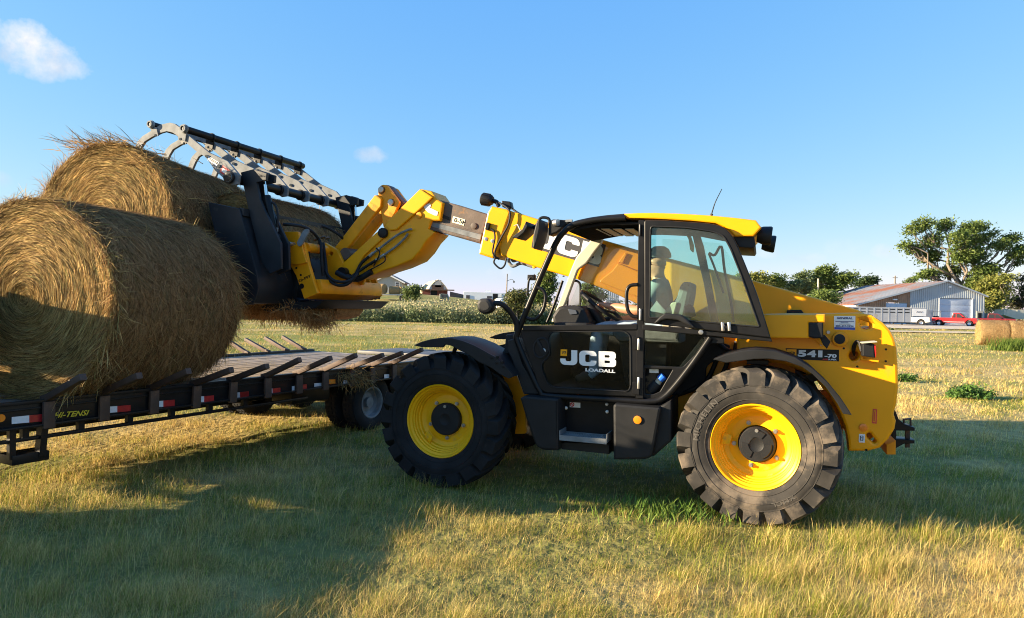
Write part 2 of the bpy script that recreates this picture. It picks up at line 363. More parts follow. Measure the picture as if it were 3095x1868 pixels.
def vnoise(x, y, s):                   # smooth value noise
    x = np.asarray(x) * s + 1000.; y = np.asarray(y) * s + 1000.; i = np.floor(x).astype(int); j = np.floor(y).astype(int); f = x - i; g = y - j
    f = f * f * (3 - 2 * f); g = g * g * (3 - 2 * g); h = lambda a, b: _T[a % 64, b % 64]
    return (h(i, j) * (1 - f) + h(i + 1, j) * f) * (1 - g) + (h(i, j + 1) * (1 - f) + h(i + 1, j + 1) * f) * g
def fbm(x, y, s, o=4): return sum(vnoise(x, y, s * 2 ** k) * .5 ** k for k in range(o)) / sum(.5 ** k for k in range(o))
def sstep(x, a, b): t = np.clip((x - a) / (b - a), 0, 1); return t * t * (3 - 2 * t)
HAYM = mat_attr('hay_straw', .8, .18, 40., .22, .15)
HAYB = mat('packed_hay', (.30, .20, .085), .9, var=.45, vscale=26, bump=.9, bscale=55)
GRASSM = mat_attr('grass_blade', .8, .12, 8., .35, .1)
LEAFM = mat_attr('leaf', .6, .12, 3., .3)
BARK = mat('bark', (.20, .16, .12), .9, var=.3, vscale=6, bump=.4, bscale=12)
# ------------------------------------------------------------------ terrain and grass
def terrain(x, y):
    x = np.asarray(x, float); y = np.asarray(y, float)
    return 4.0 * sstep(y, 82, 150) * sstep(-x, -25, 25)
def dryness(x, y):                     # 0 green .. 1 straw
    d = fbm(x, y, .22, 4) * .55 + fbm(x + 37, y - 11, .85, 3) * .45
    d = sstep(d, .385, .60)
    far = sstep(y, 9, 30); near = 1 - sstep(y, 4.6, 6.2); return np.clip(d * (1 - .25 * far) + .22 * far + .08 * near, 0, 1)  # near rows made strawier, partly to lighten their shade
def ground_cols(x, y):
    d = dryness(x, y)[..., None]; g = np.array((.125, .150, .032)); s = np.array((.44, .33, .13)); c = g * (1 - d) + s * d
    near = (1 - sstep(np.hypot(x, y), 7, 22))[..., None]; soil = np.array((.26, .19, .09)); c = c * (1 - near * .35) + soil * near * .35
    # mown, worn bands running across the field
    y2 = y - .03 * x; b = np.clip(sstep(fbm(x * .12, y2, .55, 3), .45, .62), 0, 1)[..., None] * sstep(y, 8, 14)[..., None]
    c = c * (1 - .45 * b) + np.array((.50, .37, .17)) * .45 * b
    tk = (np.exp(-((y - 54 - 5 * (fbm(x, x * 0, .05, 3) - .5)) / 1.6) ** 2) * (1 - sstep(x, 2, 14)) * sstep(fbm(x, y, .4, 3), .25, .5))[..., None]; c = c * (1 - .8 * tk) + np.array((.44, .33, .19)) * .8 * tk
    gr = (sstep(fbm(x * .35 + 90, y * 1.0, .23, 3), .50, .66) * sstep(y, 12, 20))[..., None]; c = c * (1 - .55 * gr) + np.array((.17, .23, .04)) * .55 * gr
    return c
def grid_sheet(name, xs, ys, dz=0., rough=0., kind='structure', m=None, colf=ground_cols):
    X, Y = np.meshgrid(xs, ys); Z = terrain(X, Y) + dz + (rough * (fbm(X, Y, 2.2, 3) - .5) if rough else 0)
    nx, ny = len(xs), len(ys); me = bpy.data.meshes.new(name); V = np.stack([X, Y, Z], -1).reshape(-1, 3)
    me.vertices.add(len(V)); me.vertices.foreach_set('co', V.ravel().astype(np.float32))
    I = (np.arange(ny - 1)[:, None] * nx + np.arange(nx - 1)[None]).ravel(); F = np.stack([I, I + 1, I + nx + 1, I + nx], 1)
    me.loops.add(F.size); me.loops.foreach_set('vertex_index', F.ravel().astype(np.int32)); me.polygons.add(len(F)); me.polygons.foreach_set('loop_start', (np.arange(len(F)) * 4).astype(np.int32))
    me.polygons.foreach_set('use_smooth', np.ones(len(F), bool)); me.update(calc_edges=True)
    a = me.color_attributes.new('col', 'FLOAT_COLOR', 'POINT'); c = np.ones((len(V), 4), np.float32); c[:, :3] = colf(X.ravel(), Y.ravel()); a.data.foreach_set('color', c.ravel())
    return tag(link(name, me, m), kind=kind)
GROUNDM = mat_attr('field_ground', .95, .30, 5., 0, .1)
def add_bump(m, sc, st, dist):
    t = m.node_tree; b = t.nodes['Principled BSDF']; c = N(t, 'ShaderNodeTexCoord'); n = N(t, 'ShaderNodeTexNoise'); n.inputs['Scale'].default_value = sc; n.inputs['Detail'].default_value = 8
    t.links.new(c.outputs['Object'], n.inputs[0]); bp = N(t, 'ShaderNodeBump'); bp.inputs['Strength'].default_value = st; bp.inputs['Distance'].default_value = dist
    t.links.new(n.outputs['Fac'], bp.inputs['Height']); t.links.new(bp.outputs[0], b.inputs['Normal'])
add_bump(GROUNDM, 9., 1., .06)
xs = np.concatenate([-np.geomspace(1500, 14, 34), np.arange(-13.8, 13.9, .2), np.geomspace(14, 1500, 34)])
ys = np.concatenate([[-300, -60, -12, -4], np.arange(-1, 24, .2), np.geomspace(24.2, 2500, 120)])
grid_sheet('field', xs, ys, 0., .05, m=GROUNDM)

def grass_patch(name, n, ymin, ymax, spread, hmin, hmax, wk, seg, seed, label, green_only=False, keep=None):
    r = np.random.default_rng(seed)
    y = np.exp(r.uniform(math.log(ymin), math.log(ymax), n)); x = r.uniform(-1, 1, n) * spread * y
    # tussocks: pull some blades together
    cl = r.random(n) < .55; k = .28 + .03 * y; gx = (np.floor(x / k) + .5 + (vnoise(np.floor(x / k) * 3.7, np.floor(y / k) * 5.1, 1.) - .5)) * k; gy = (np.floor(y / k) + .5 + (vnoise(np.floor(x / k) * 9.1, np.floor(y / k) * 2.3, 1.) - .5)) * k
    x = np.where(cl, gx + r.normal(0, .22, n) * k, x); y = np.where(cl, gy + r.normal(0, .22, n) * k, y)
    if keep is not None:
        q = keep(x, y); x = x[q]; y = y[q]; n = len(x)
    d = dryness(x, y); dry = r.random(n) < np.clip(.30 + (.24 - .30 * sstep(x, -.6, 1.2)) * (1 - sstep(y, 4.8, 6.6)) + d * .58, 0, 1)  # dry patches, plus extra straw at near left to lighten the shaded foreground
    gcol = np.array((.17, .215, .022)); g2 = np.array((.36, .38, .055)); s1 = np.array((.62, .45, .15)); s2 = np.array((.82, .63, .25)); s3 = np.array((.38, .23, .08))
    t = r.random((n, 1)); cols = np.where(dry[:, None], np.where(r.random((n, 1)) < .2, s3, s1 * (1 - t) + s2 * t), gcol * (1 - t) + g2 * t) * r.uniform(.75, 1.2, (n, 1)) * (1 - .22 * sstep(y, 12, 22))[:, None]
    tall = .25 + .9 * sstep(fbm(x + 5, y + 9, .75, 3), .3, .72); h = (hmin + (hmax - hmin) * r.random(n) ** 1.7) * (.5 + 1.0 * tall) * np.where(dry, 1.08, .85)
    az = r.uniform(0, 2 * np.pi, n); wind = np.array((.45, -.05)); lean = r.uniform(.15, 1.3, n) ** 1.2
    dx = np.cos(az) * lean + wind[0] * .5; dy = np.sin(az) * lean + wind[1]
    flat = r.random(n) < .27; lean_s = np.where(flat, 2.6, 1.)
    z0 = terrain(x, y) + .05 * (fbm(x, y, 2.2, 3) - .5) - .004
    P = np.zeros((n, seg + 1, 3)); 
    for i in range(seg + 1):
        f = i / seg; P[:, i, 0] = x + dx * h * f ** 1.7 * .75 * lean_s; P[:, i, 1] = y + dy * h * f ** 1.7 * .75 * lean_s; P[:, i, 2] = z0 + h * f * (1 - .25 * f * np.minimum(lean, 1)) * np.where(flat, .35, 1)
    W = np.maximum(.0018, y * wk) * r.uniform(.7, 1.5, n); sa = az + np.pi / 2 + r.normal(0, .6, n); side = np.stack([np.cos(sa), np.sin(sa), np.zeros(n)], 1)
    o = ribbons(name, P, W, side, cols, GRASSM); return tag(o, label, 'grass', kind='stuff')
grass_patch('near_grass', 330000, 2.8, 14, .90, .030, .125, .00042, 2, 1, 'ragged dry and green mown grass around the machine and trailer')
grass_patch('far_grass', 170000, 12, 85, .95, .04, .12, .00060, 1 + 1, 2, 'yellowing grass of the open field behind the machine')
# ================================================================== telehandler
T = thing('telehandler', 'yellow and black telehandler with black cab and raised boom, standing on the grass', 'telehandler', ORG, MROT)
CV = 1.0                               # lateral plane of the near cab side
BV0, BV1 = 0.0, -0.34                  # sides of the boom

# ---- wheels
def make_tyre(m_rub):
    b = MB()
    prof = [(.325, .175), (.345, .205), (.40, .228), (.45, .236), (.485, .230), (.515, .212), (.548, .18), (.568, .12), (.572, 0),
            (.568, -.12), (.548, -.18), (.515, -.212), (.485, -.230), (.45, -.236), (.40, -.228), (.345, -.205), (.325, -.175)]
    b.lathe(prof, 72)
    NL = 20
    st = [(0.0, -.012, .627, .56), (.25, .06, .627, .56), (.5, .12, .624, .555), (.75, .175, .616, .53), (.92, .218, .603, .49), (1.0, .236, .590, .482)]
    for side in (1, -1):
        for i in range(NL):
            p0 = 2 * math.pi * (i + (.5 if side < 0 else 0)) / NL; vs = []
            for t, v, ro, ri in st:
                ph = p0 + .34 * t ** .85; hw = .036 + .024 * t; hw2 = hw * 1.22
                for r_, d in ((ro, -hw), (ro, hw), (ri, hw2), (ri, -hw2)):
                    a = ph + d / .6; vs.append((r_ * math.cos(a), side * v, r_ * math.sin(a)))
            fs = []
            for k in range(len(st) - 1):
                for q in range(4): fs.append((k * 4 + q, k * 4 + (q + 1) % 4, k * 4 + 4 + (q + 1) % 4, k * 4 + 4 + q))
            e = (len(st) - 1) * 4; fs += [(0, 1, 2, 3), (e + 3, e + 2, e + 1, e)]
            b.add(vs, fs)
    for rr in (.375, .435, .49):       # moulded rings of the sidewall
        for sgn in (1,): 
            b.lathe([(rr - .004, sgn * .214 if rr < .4 else sgn * .232), (rr, sgn * (.222 if rr < .4 else .2385)), (rr + .004, sgn * (.22 if rr < .4 else .232))], 72)
    return b
def arc_text(s, r0, r1, a0, a1, v):    # raised lettering bent along the sidewall
    me = text_mesh(s, .012, 0, 1.1); co = np.empty(len(me.vertices) * 3); me.vertices.foreach_get('co', co); co = co.reshape(-1, 3); mn = co.min(0); mx = co.max(0); q = (co - mn) / np.maximum(mx - mn, 1e-6)
    a = a0 + (a1 - a0) * q[:, 0]; r_ = r0 + (r1 - r0) * q[:, 1]
    P = np.stack([r_ * np.cos(a), v + q[:, 2] * .004, r_ * np.sin(a)], 1); me.vertices.foreach_set('co', P.ravel()); me.update(); return me
RUBL = mat('tyre_lettering', (.075, .068, .06), .7, var=.2, vscale=30)
def rim_mesh():
    b = MB()
    prof = [(.338, .178), (.341, .195), (.334, .204), (.324, .198), (.318, .178), (.300, .168), (.296, .150), (.287, .146), (.285, .120), (.276, .116), (.272, .088), (.262, .082), (.258, .050), (.242, .036), (.222, .030),
            (.205, .036), (.15, .036), (.145, .0), (.10, -.05)]
    b.lathe(prof, 64); b.lathe([(.30, .15), (.318, .12), (.322, -.10), (.318, -.178), (.338, -.195), (.333, -.204), (.29, -.17), (.26, -.05), (.242, .03)], 64)
    return b
TYRE_ME = None
def wheel(u, v, rz, rub, hub_r, first):
    b = rim_mesh(); w = b.build('wheel', RIMY, T, ang=30); w.location = (u, v, AXLE); w.rotation_euler = (0, 0, rz)
    ty = make_tyre(rub).build('tyre', rub, w, ang=32)
    h = MB().lathe([(hub_r, .02), (hub_r, .072), (hub_r - .012, .084), (.055, .088), (.05, .084), (.0, .084)], 40)
    if not first:
        for k in range(3):             # raised emblem of three arms on the hub cap
            a = math.pi / 2 + k * 2 * math.pi / 3
            for r_, aw, z in ((.085, .62, .094),):
                n = 8; vs = []
                for i in range(n + 1):
                    aa = a - aw + 2 * aw * i / n; vs += [(.062 * math.cos(aa), z - .008, .062 * math.sin(aa)), (.062 * math.cos(aa), z, .062 * math.sin(aa)), (.112 * math.cos(aa), z, .112 * math.sin(aa)), (.118 * math.cos(aa), z - .008, .118 * math.sin(aa))]
                fs = [(i * 4 + q, i * 4 + q + 1, i * 4 + q + 5, i * 4 + q + 4) for i in range(n) for q in range(3)] + [(0, 1, 2, 3), (n * 4 + 3, n * 4 + 2, n * 4 + 1, n * 4)]
                h.add(vs, fs)
    h.build('hub_cap', BLKM, w, ang=40, bevel=0)
    MB().cyl((0, .08, hub_r * .80), (0, .098, hub_r * .80), .014, 12).build('hub_bolt', STEEL, w)
    for k in range(5):
        a = R(68) + k * 2 * math.pi / 5 if not first else R(52) + k * 2 * math.pi / 5
        c = Vector((math.cos(a) * .178, 0, math.sin(a) * .178))
        nb = MB().cyl(c + Vector((0, .034, 0)), c + Vector((0, .052, 0)), .019, 6).cyl(c + Vector((0, .05, 0)), c + Vector((0, .068, 0)), .011, 8); nb.build('wheel_nut', STEEL, w)
    vb = MB().prism([(-.045, .09, -.27), (.05, .09, -.255), (.045, .105, -.19), (-.03, .105, -.2)], (0, .012, 0)); ob = vb.build('valve_guard', RIMY, w, bevel=.003); ob.rotation_euler = (0, R(-42 if first else -95), 0)
    return w
WR = wheel(0, .93, R(-6.5), RUB, .142, False)
t1 = link('tyre_lettering', arc_text('MICHELIN', .425, .468, R(2), R(50), .233), RUBL, WR)
t3 = link('tyre_lettering', arc_text('XMCL', .43, .462, R(228), R(252), .233), RUBL, WR)
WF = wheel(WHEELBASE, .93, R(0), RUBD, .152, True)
for s, (u, rz) in ((WR, (0, R(180 - 6.5))), (WF, (WHEELBASE, R(180)))):
    copy_tree(s, (u, -.93, AXLE), rz, T)

# ---- chassis
c = MB(); c.box((1.25, -.17, .72), (3.9, .62, .38)); c.box((WHEELBASE, 0, .62), (.26, 1.35, .26)); c.box((0, 0, .62), (.26, 1.35, .26))
c.cyl((WHEELBASE, .70, .6), (WHEELBASE, -.70, .6), .15, 20); c.cyl((0, .7, .6), (0, -.7, .6), .15, 20)
c.build('chassis', YELW, T, bevel=.012)
ext('front_chassis_plate', 'b1', rndpx([(1130, 300), (1215, 288), (1352, 640), (1365, 985), (1180, 985), (960, 560)], 20), .56, .50, YEL, T, holes=[[(1186 + 22 * math.cos(a * .524), 342 + 22 * math.sin(a * .524)) for a in range(12)]])
ext('mid_chassis_plate', 'b2', [(470, -30), (1000, -30), (1000, 700), (60, 700), (60, 420), (330, 150)], .46, .40, YELW, T)
hb = MB()
for pts in ([('b2', 400, 10, .55), ('b2', 470, 80, .58), ('b2', 540, 105, .52), ('b2', 560, 30, .5)], [('b2', 120, 430, .5), ('b2', 250, 380, .54), ('b2', 350, 300, .5), ('b2', 430, 120, .5)], [('b2', 510, 100, .5), ('b2', 480, 220, .52), ('b2', 400, 380, .5)]):
    hb.tube([M(*p) for p in pts], .02, 8)
hb.build('chassis_hose', BLKM, T, ang=60)
ext('chassis_guard', 'b2', rnd([(330, 60), (400, 30), (520, 60), (480, 140), (330, 210), (330, 330), (180, 420), (60, 440), (140, 330)], .3), .53, .47, BLKM, T)

# ---- rear body
panel = [(165, 330), (330, 325), (625, 326), (890, 320), (985, 335), (1075, 395), (1130, 452), (1165, 520), (1184, 600), (1192, 740), (1195, 900), (1182, 1020), (1160, 1110), (1176, 1160), (1168, 1220), (1120, 1300), (1050, 1370), (960, 1395), (810, 1395),
         (800, 1300), (780, 1200), (735, 1090), (660, 960), (560, 850), (440, 770), (300, 720), (100, 700), (-60, 690), (-60, 520), (165, 520)]
circ = lambda x, y, r_, n=20, sy=1.: [(x + r_ * math.cos(2 * math.pi * i / n), y + r_ * sy * math.sin(2 * math.pi * i / n)) for i in range(n)]
RP = ext('rear_side_panel', 'b3', panel, .645, .50, YEL, T, holes=[circ(850, 655, 37), [(895, 375), (930, 362), (965, 372), (985, 410), (975, 440), (940, 450), (912, 440), (893, 410)], rndpx([(948, 1262), (975, 1250), (1000, 1290), (1026, 1316), (1010, 1336), (985, 1318), (950, 1285)], 12)], bevel=.022)
ext('rear_side_panel', 'b3', panel, -.50, -.62, YEL, T, vp=.62, bevel=.022)
cw = [M('b3', x, y, .645) for x, y in [(300, 560), (700, 480), (1000, 430), (1110, 500), (1150, 620), (1160, 900), (1140, 1080), (1100, 1250), (1000, 1330), (840, 1330), (760, 1080), (560, 830), (300, 730)]]
plate('counterweight', [(p.x, p.z) for p in cw], [], .498, -.498, YELW, T, bevel=.02)
ext('side_beam', 'b3', [(150, 336), (624, 332), (624, 398), (500, 398), (500, 520), (150, 516)], .86, .649, YEL, T, bevel=.012)
ext('beam_guard', 'b3', rndpx([(497, 396), (612, 396), (612, 520), (540, 520), (497, 508)], 8), .865, .64, BLKM, T, bevel=.012)
ext('mud_flap', 'b3', [(580, 505), (620, 490), (668, 545), (640, 602), (612, 570)], .80, .77, BLKM, T)
ext('beam_bracket', 'b3', [(530, 515), (560, 515), (610, 570), (600, 578)], .70, .66, YELW, T, bevel=.002)
MB().cyl(M('b3', 738, 525, .645), M('b3', 738, 525, .645) + Vector((0, .045, 0)), .052 * 1.15, 32).build('plug_ring', YELW, T, bevel=.012)
MB().cyl(M('b3', 738, 525, .689), M('b3', 738, 525, .689) + Vector((0, .012, 0)), .040, 32).build('rubber_plug', BLKM, T, bevel=.004)
tl = ext('tail_light', 'b3', rndpx([(915, 562), (1002, 560), (1012, 672), (915, 658)], 8), .82, .70, BLKM, T, bevel=.008)
ext('tail_light_lens', 'b3', rndpx([(1003, 562), (1020, 572), (1024, 640), (1012, 672)], 4), .815, .705, REDL, tl, bevel=.003)
ext('tail_light_hood', 'b3', [(905, 551), (1028, 543), (1030, 550), (912, 560)], .85, .69, BEIGE, tl, bevel=.001)
ext('tail_light_bracket', 'b3', [(900, 570), (916, 570), (916, 680), (1040, 690), (1040, 706), (900, 685)], .70, .64, YEL, tl, bevel=.002)
for off in (0, 9, -9): mtube('tail_light_wire', 'b3', [(850, 650, .60), (845 + off, 600, .68), (868 + off, 545, .72), (890, 560 + off, .74), (905, 620, .76)], .008, BLKM, tl, 6)
for x, y, r_ in ((650, 472, .014), (595, 568, .012), (1015, 345, .017)): MB().cyl(M('b3', x, y, .645), M('b3', x, y, .645) + Vector((0, .014, 0)), r_, 8).build('panel_bolt', STEEL, T)
for x, y in ((770, 597), (875, 738), (1097, 605), (1095, 697), (945, 1385)): MB().cyl(M('b3', x, y, .647) - Vector((0, .004, 0)), M('b3', x, y, .647), .009, 10).build('panel_hole', BLK, T)
MB().cyl(M('b3', 920, 1210, .645), M('b3', 920, 1210, .645) + Vector((0, .012, 0)), .031, 24).build('side_reflector', ORNG, T, bevel=.004)
def decal(name, k, quad, v, mat_, parent, rd=0): return ext(name, k, rndpx(quad, rd) if rd else quad, v + .002, v, mat_, parent, bevel=0, vp=v)
d = decal('warning_decal', 'b3', [(995, 1066), (1029, 1069), (1024, 1181), (989, 1177)], .646, RED, T); decal('decal_centre', 'b3', [(1001, 1076), (1020, 1078), (1015, 1170), (997, 1168)], .6485, YELW, d)
decal('print_line', 'b3', [(1007, 1086), (1013, 1087), (1009, 1160), (1003, 1159)], .651, RED, d)
d = decal('pictogram_decal', 'b3', [(888, 1260), (935, 1262), (932, 1328), (885, 1325)], .646, REFW, T, 5)
mb = MB(); mb.tube([M('b3', x, y, .650) for x, y in ((900, 1275), (898, 1310), (918, 1312), (920, 1278), (908, 1290))], .0025, 5, 1); mb.build('pictogram', BLK, d)
d = decal('dealer_decal', 'b3', [(694, 346), (860, 346), (857, 456), (696, 451)], .646, WHT, T, 5)
decal('decal_band', 'b3', [(697, 433), (857, 436), (856, 454), (698, 449)], .6485, mat('decal_blue', (.02, .06, .35), .4), d)
NAVY = mat('navy_print', (.015, .035, .16), .5)
mtext('decal_lettering', 'GENERAL', 'b3', (715, 370), (838, 372), (716, 354), .6485, NAVY, d, bold=.035, shear=.15)
decal('print_line', 'b3', [(704, 386), (850, 388), (850, 392), (704, 390)], .6485, NAVY, d)
decal('print_line', 'b3', [(745, 396), (805, 397), (805, 400), (745, 399)], .6485, NAVY, d)
decal('print_line', 'b3', [(735, 407), (822, 408), (822, 411), (735, 410)], .6485, NAVY, d)
mtext('decal_lettering', '800-437-2924', 'b3', (707, 431), (845, 433), (707, 417), .6485, NAVY, d, bold=.03)
d = decal('model_plate', 'b3', [(319, 596), (733, 608), (733, 698), (360, 680)], .646, BLK, T)
dd = decal('badge', 'b3', [(330, 603), (403, 605), (403, 664), (332, 655)], .6485, YEL, d)
mtext('model_lettering', 'JCB', 'b3', (345, 648), (390, 652), (347, 620), .651, BLK, d, bold=.03)
for ch, xa, xb_ in (('5', 413, 480), ('4', 484, 556), ('1', 570, 604)): mtext('model_lettering', ch, 'b3', (xa, 662 + (xa - 412) * .025), (xb_, 662 + (xb_ - 412) * .025), (xa + 1, 610 + (xa - 412) * .02), .649, GREYT, d, bold=.015 if ch == '1' else .055)
mtext('model_lettering', '-70', 'b3', (620, 670), (714, 672), (622, 640), .649, GREYT, d, bold=.05)
mtext('model_lettering', 'SUPER', 'b3', (648, 689), (714, 691), (649, 677), .649, GREYT, d, bold=.04)
mtext('model_lettering', 'AGRI', 'b3', (604, 688), (645, 689), (605, 676), .649, RED, d, bold=.03)
# hitch
h = ext('hitch', 'b3', [(1140, 1090), (1165, 1075), (1190, 1140), (1235, 1180), (1315, 1208), (1315, 1232), (1172, 1230), (1172, 1295), (1315, 1305), (1312, 1330), (1232, 1332), (1170, 1366), (1165, 1384), (1140, 1384)], .08, -.08, BLK, T, vp=.05)
ext('hitch_pin', 'b3', [(1228, 1142), (1290, 1138), (1294, 1195), (1280, 1200), (1280, 1362), (1245, 1365), (1245, 1195), (1230, 1190)], .02, -.02, BROWN, h, holes=[[(1240, 1150), (1280, 1148), (1283, 1190), (1242, 1188)]], vp=.0)
ext('hitch_block', 'b3', [(1070, 1310), (1140, 1280), (1140, 1385), (1072, 1385)], .3, -.3, YELW, T, vp=.1)

# ---- fenders
rf_out = [(385, 165), (480, 128), (600, 100), (700, 90), (850, 100), (1000, 148), (1130, 230), (1250, 340), (1340, 450), (1400, 540), (1425, 582)]
rf_in = [(1360, 572), (1320, 500), (1230, 372), (1130, 275), (1050, 220), (930, 178), (800, 160), (690, 163), (480, 190)]
rf_top = [(385, 165), (480, 128), (600, 100), (700, 90), (850, 100), (1000, 148), (1130, 230), (1250, 340), (1340, 450), (1400, 540), (1425, 582), (1408, 584), (1384, 540), (1326, 452), (1238, 346), (1122, 242), (996, 160), (848, 112), (700, 102), (600, 112), (480, 140)]
def fender(vo, vi):
    f = ext('rear_fender', 'b2', rf_out + rf_in, vo, vo - .03, BLKM, T, vp=1.16, bevel=.006)
    ext('fender_shell', 'b2', rf_top, vo - .03 if vo > 0 else vo - .03, vi, BLKM, f, vp=1.16, bevel=.003); return f
fender(1.16, .68); fender(-.68, -1.16)
ext('fender_bracket', 'b2', [(1060, 285), (1130, 270), (1210, 300), (1120, 335)], .75, .60, BLK, T, vp=.7)
ext('fender_bracket', 'b2', [(640, 165), (800, 165), (800, 200), (640, 195)], .9, .60, BLK, T, vp=.8)
ff = [(355, 190), (420, 160), (510, 135), (600, 122), (700, 125), (800, 150), (900, 190), (1000, 245), (1100, 300), (1180, 370), (1240, 440), (1255, 470), (1210, 490), (1130, 450), (1050, 390), (940, 340), (830, 262), (760, 232), (700, 196), (640, 182), (620, 210), (430, 207)]
ff2 = [(355, 190), (420, 160), (510, 135), (600, 122), (700, 125), (800, 150), (900, 190), (1000, 245), (1100, 300), (1180, 370), (1240, 440), (1255, 470), (1235, 474), (1165, 390), (1085, 318), (985, 262), (885, 207), (785, 168), (690, 142), (600, 139), (510, 151), (420, 176)]
for vo, vi in ((1.16, .66), (-.70, -1.16)):
    f = ext('front_fender', 'b1', ff, vo, vo - .03, BLKM, T, vp=1.16, bevel=.006); ext('fender_shell', 'b1', ff2, vo - .03, vi, BLKM, f, vp=1.16, bevel=.003)
    if vo > 0:
        for x, y in ((1060, 305), (1105, 350), (1150, 345), (1110, 300), (1165, 385)): MB().cyl(M('b1', x, y, 1.16) + Vector((0, -.01, .004)), M('b1', x, y, 1.16) + Vector((0, .003, .004)), .016, 12).build('fender_bolt', BLK, f, bevel=.003)
mtube('fender_stay', 'b1', [(735, 210, 1.0), (720, 260, .95), (700, 420, .7)], .02, BLK, T)

# ---- boom
boom = [(1485, 622), (1575, 646), (1821, 724), (1926, 755), (2111, 804), (2287, 851), (2503, 911), (2593, 936), (2636, 960), (2640, 1010), (2500, 1060), (2300, 1060), (1990, 945), (1920, 916), (1832, 876), (1740, 843), (1622, 808), (1512, 772)]
BM = ext('boom', 's', boom, BV0, BV1, YEL, T, bevel=.018)
ext('boom_collar', 'a5', rndpx([(1650, 390), (1835, 428), (1868, 460), (1715, 900), (1670, 992), (1500, 938), (1600, 470)], 12), .03, -.37, YEL, T, bevel=.02, vp=.03)
ext('boom_panel', 'c4', rndpx([(1050, 850), (1150, 770), (1200, 730), (1270, 640), (1570, 760), (1640, 1130), (1400, 1020), (1190, 940), (1040, 880)], 12), .03, 0, YEL, BM, vp=.03, bevel=.012)
ext('boom_rib', 'c4', rndpx([(1270, 632), (1355, 512), (1388, 520), (1330, 648)], 6), .028, 0, YEL, BM, vp=.03, bevel=.008)
ext('boom_rib', 'b3', [(330, 300), (440, 298), (470, 335), (325, 335)], .04, 0, BLKM, BM, vp=.03, bevel=.008)
inner = [(985, 300), (1300, 385), (1612, 482), (1522, 822), (1250, 745), (930, 655), (900, 560)]
IB = ext('inner_boom', 'a5', inner, -.035, -.305, RUSTY, T, bevel=.012)
IB2 = ext('wear_strip', 'a5', [(962, 570), (1540, 716), (1524, 778), (955, 622)], -.02, -.035, GALV, IB, bevel=.003, vp=-.03)
ext('chain_guide', 'a5', [(935, 545), (1000, 555), (1540, 700), (1540, 716), (962, 570), (955, 622), (1524, 778), (1522, 800), (925, 655)], -.022, -.035, RUSTY, IB, bevel=.002, vp=-.03)
d = decal('extension_label', 'a5', [(1212, 505), (1350, 545), (1334, 615), (1198, 576)], -.033, CREAM, IB)
mtext('label_lettering', '0-5', 'a5', (1218, 570), (1305, 592), (1230, 522), -.030, BLK, IB, bold=.01)
ext('label_arrow', 'a5', [(1322, 548), (1344, 575), (1312, 602)], -.029, -.031, BLK, IB, bevel=0, vp=-.03)
for x, y in ((1450, 618), (955, 525)): MB().cyl(M('a5', x, y, -.033), M('a5', x, y, -.033) + Vector((0, .012, 0)), .035 if x > 1000 else .022, 16).build('boom_bolt', RUSTY, IB, bevel=.004)
nose = [(838, 192), (960, 217), (1022, 306), (1090, 350), (1060, 560), (960, 560), (925, 650), (1000, 690), (905, 790), (832, 905), (742, 1002), (560, 1082), (400, 1132), (272, 1190), (85, 1218), (5, 1150), (-60, 1060), (330, 702), (408, 642), (482, 545)]
NS = ext('boom_nose', 'a5', nose, .02, -.36, YEL, T, bevel=.016, vp=.02)
ext('nose_flange', 'a5', [(838, 198), (985, 290), (905, 370), (840, 430), (570, 665), (490, 672), (440, 610), (484, 548)], .05, .02, YEL, NS, bevel=.014, vp=.03)
ext('nose_flange', 'a5', [(330, 702), (408, 645), (455, 720), (200, 960), (75, 1190), (5, 1150), (-60, 1060)], .05, .02, YEL, NS, bevel=.014, vp=.03)
MB().cyl(M('a5', 420, 700, .02), M('a5', 420, 700, .02) + Vector((0, .045, 0)), .060, 10).build('nose_pin', BLK, NS, bevel=.01)
MB().cyl(M('a5', 825, 495, .02), M('a5', 825, 495, .02) + Vector((0, .02, 0)), .036, 24).build('pivot_boss', YELW, NS, bevel=.006)
ext('grease_patch_plate', 'a5', [(870, 395), (940, 358), (960, 380), (950, 410), (1040, 455), (1032, 500), (1000, 498), (920, 460)], .026, .02, WHT, NS, bevel=.002, vp=.02)
ext('slot', 'a5', [(1040, 460), (1176, 520), (1168, 556), (1030, 500)], -.028, -.034, BLK, IB, bevel=.001, vp=-.03)
pb = MB().tube([M('a5', x, y, .06) for x, y in ((738, 655), (690, 666), (560, 730), (350, 890), (250, 962))], .013, 8).tube([M('a5', x, y, .05) for x, y in ((695, 705), (655, 760), (560, 850), (420, 950), (330, 1010))], .013, 8); pb.build('steel_pipe', GALV, NS, ang=60)
fb = MB()
for (x0, y0, x1, y1) in ((375, 872, 340, 900), (300, 925, 225, 990), (430, 945, 380, 975), (345, 1000, 265, 1055)): fb.cyl(M('a5', x0, y0, .055), M('a5', x1, y1, .055), .019, 8)
fb.build('pipe_fitting', STEEL, NS, bevel=.003)
hz_ = MB()
hz_.tube([M('a5', 250, 965, .06), M('a5', 150, 1060, .07), M('a5', 100, 1170, .1), M('a4', 1600, 850, .14), M('a4', 1480, 965, .2), M('a4', 1350, 965, .25), M('a4', 1265, 880, .25), M('a4', 1240, 700, .2), M('a4', 1215, 500, .15)], .018, 8)
hz_.tube([M('a5', 330, 1010, .06), M('a5', 200, 1090, .07), M('a5', 50, 1200, .12), M('a4', 1560, 900, .16), M('a4', 1440, 940, .22), M('a4', 1300, 900, .26), M('a4', 1215, 740, .22), M('a4', 1175, 480, .2)], .018, 8)
hz_.tube([M('a4', 1760, 820, .05), M('a4', 1600, 905, .06), M('a4', 1450, 870, .1), M('a4', 1370, 830, .1)], .035, 10)
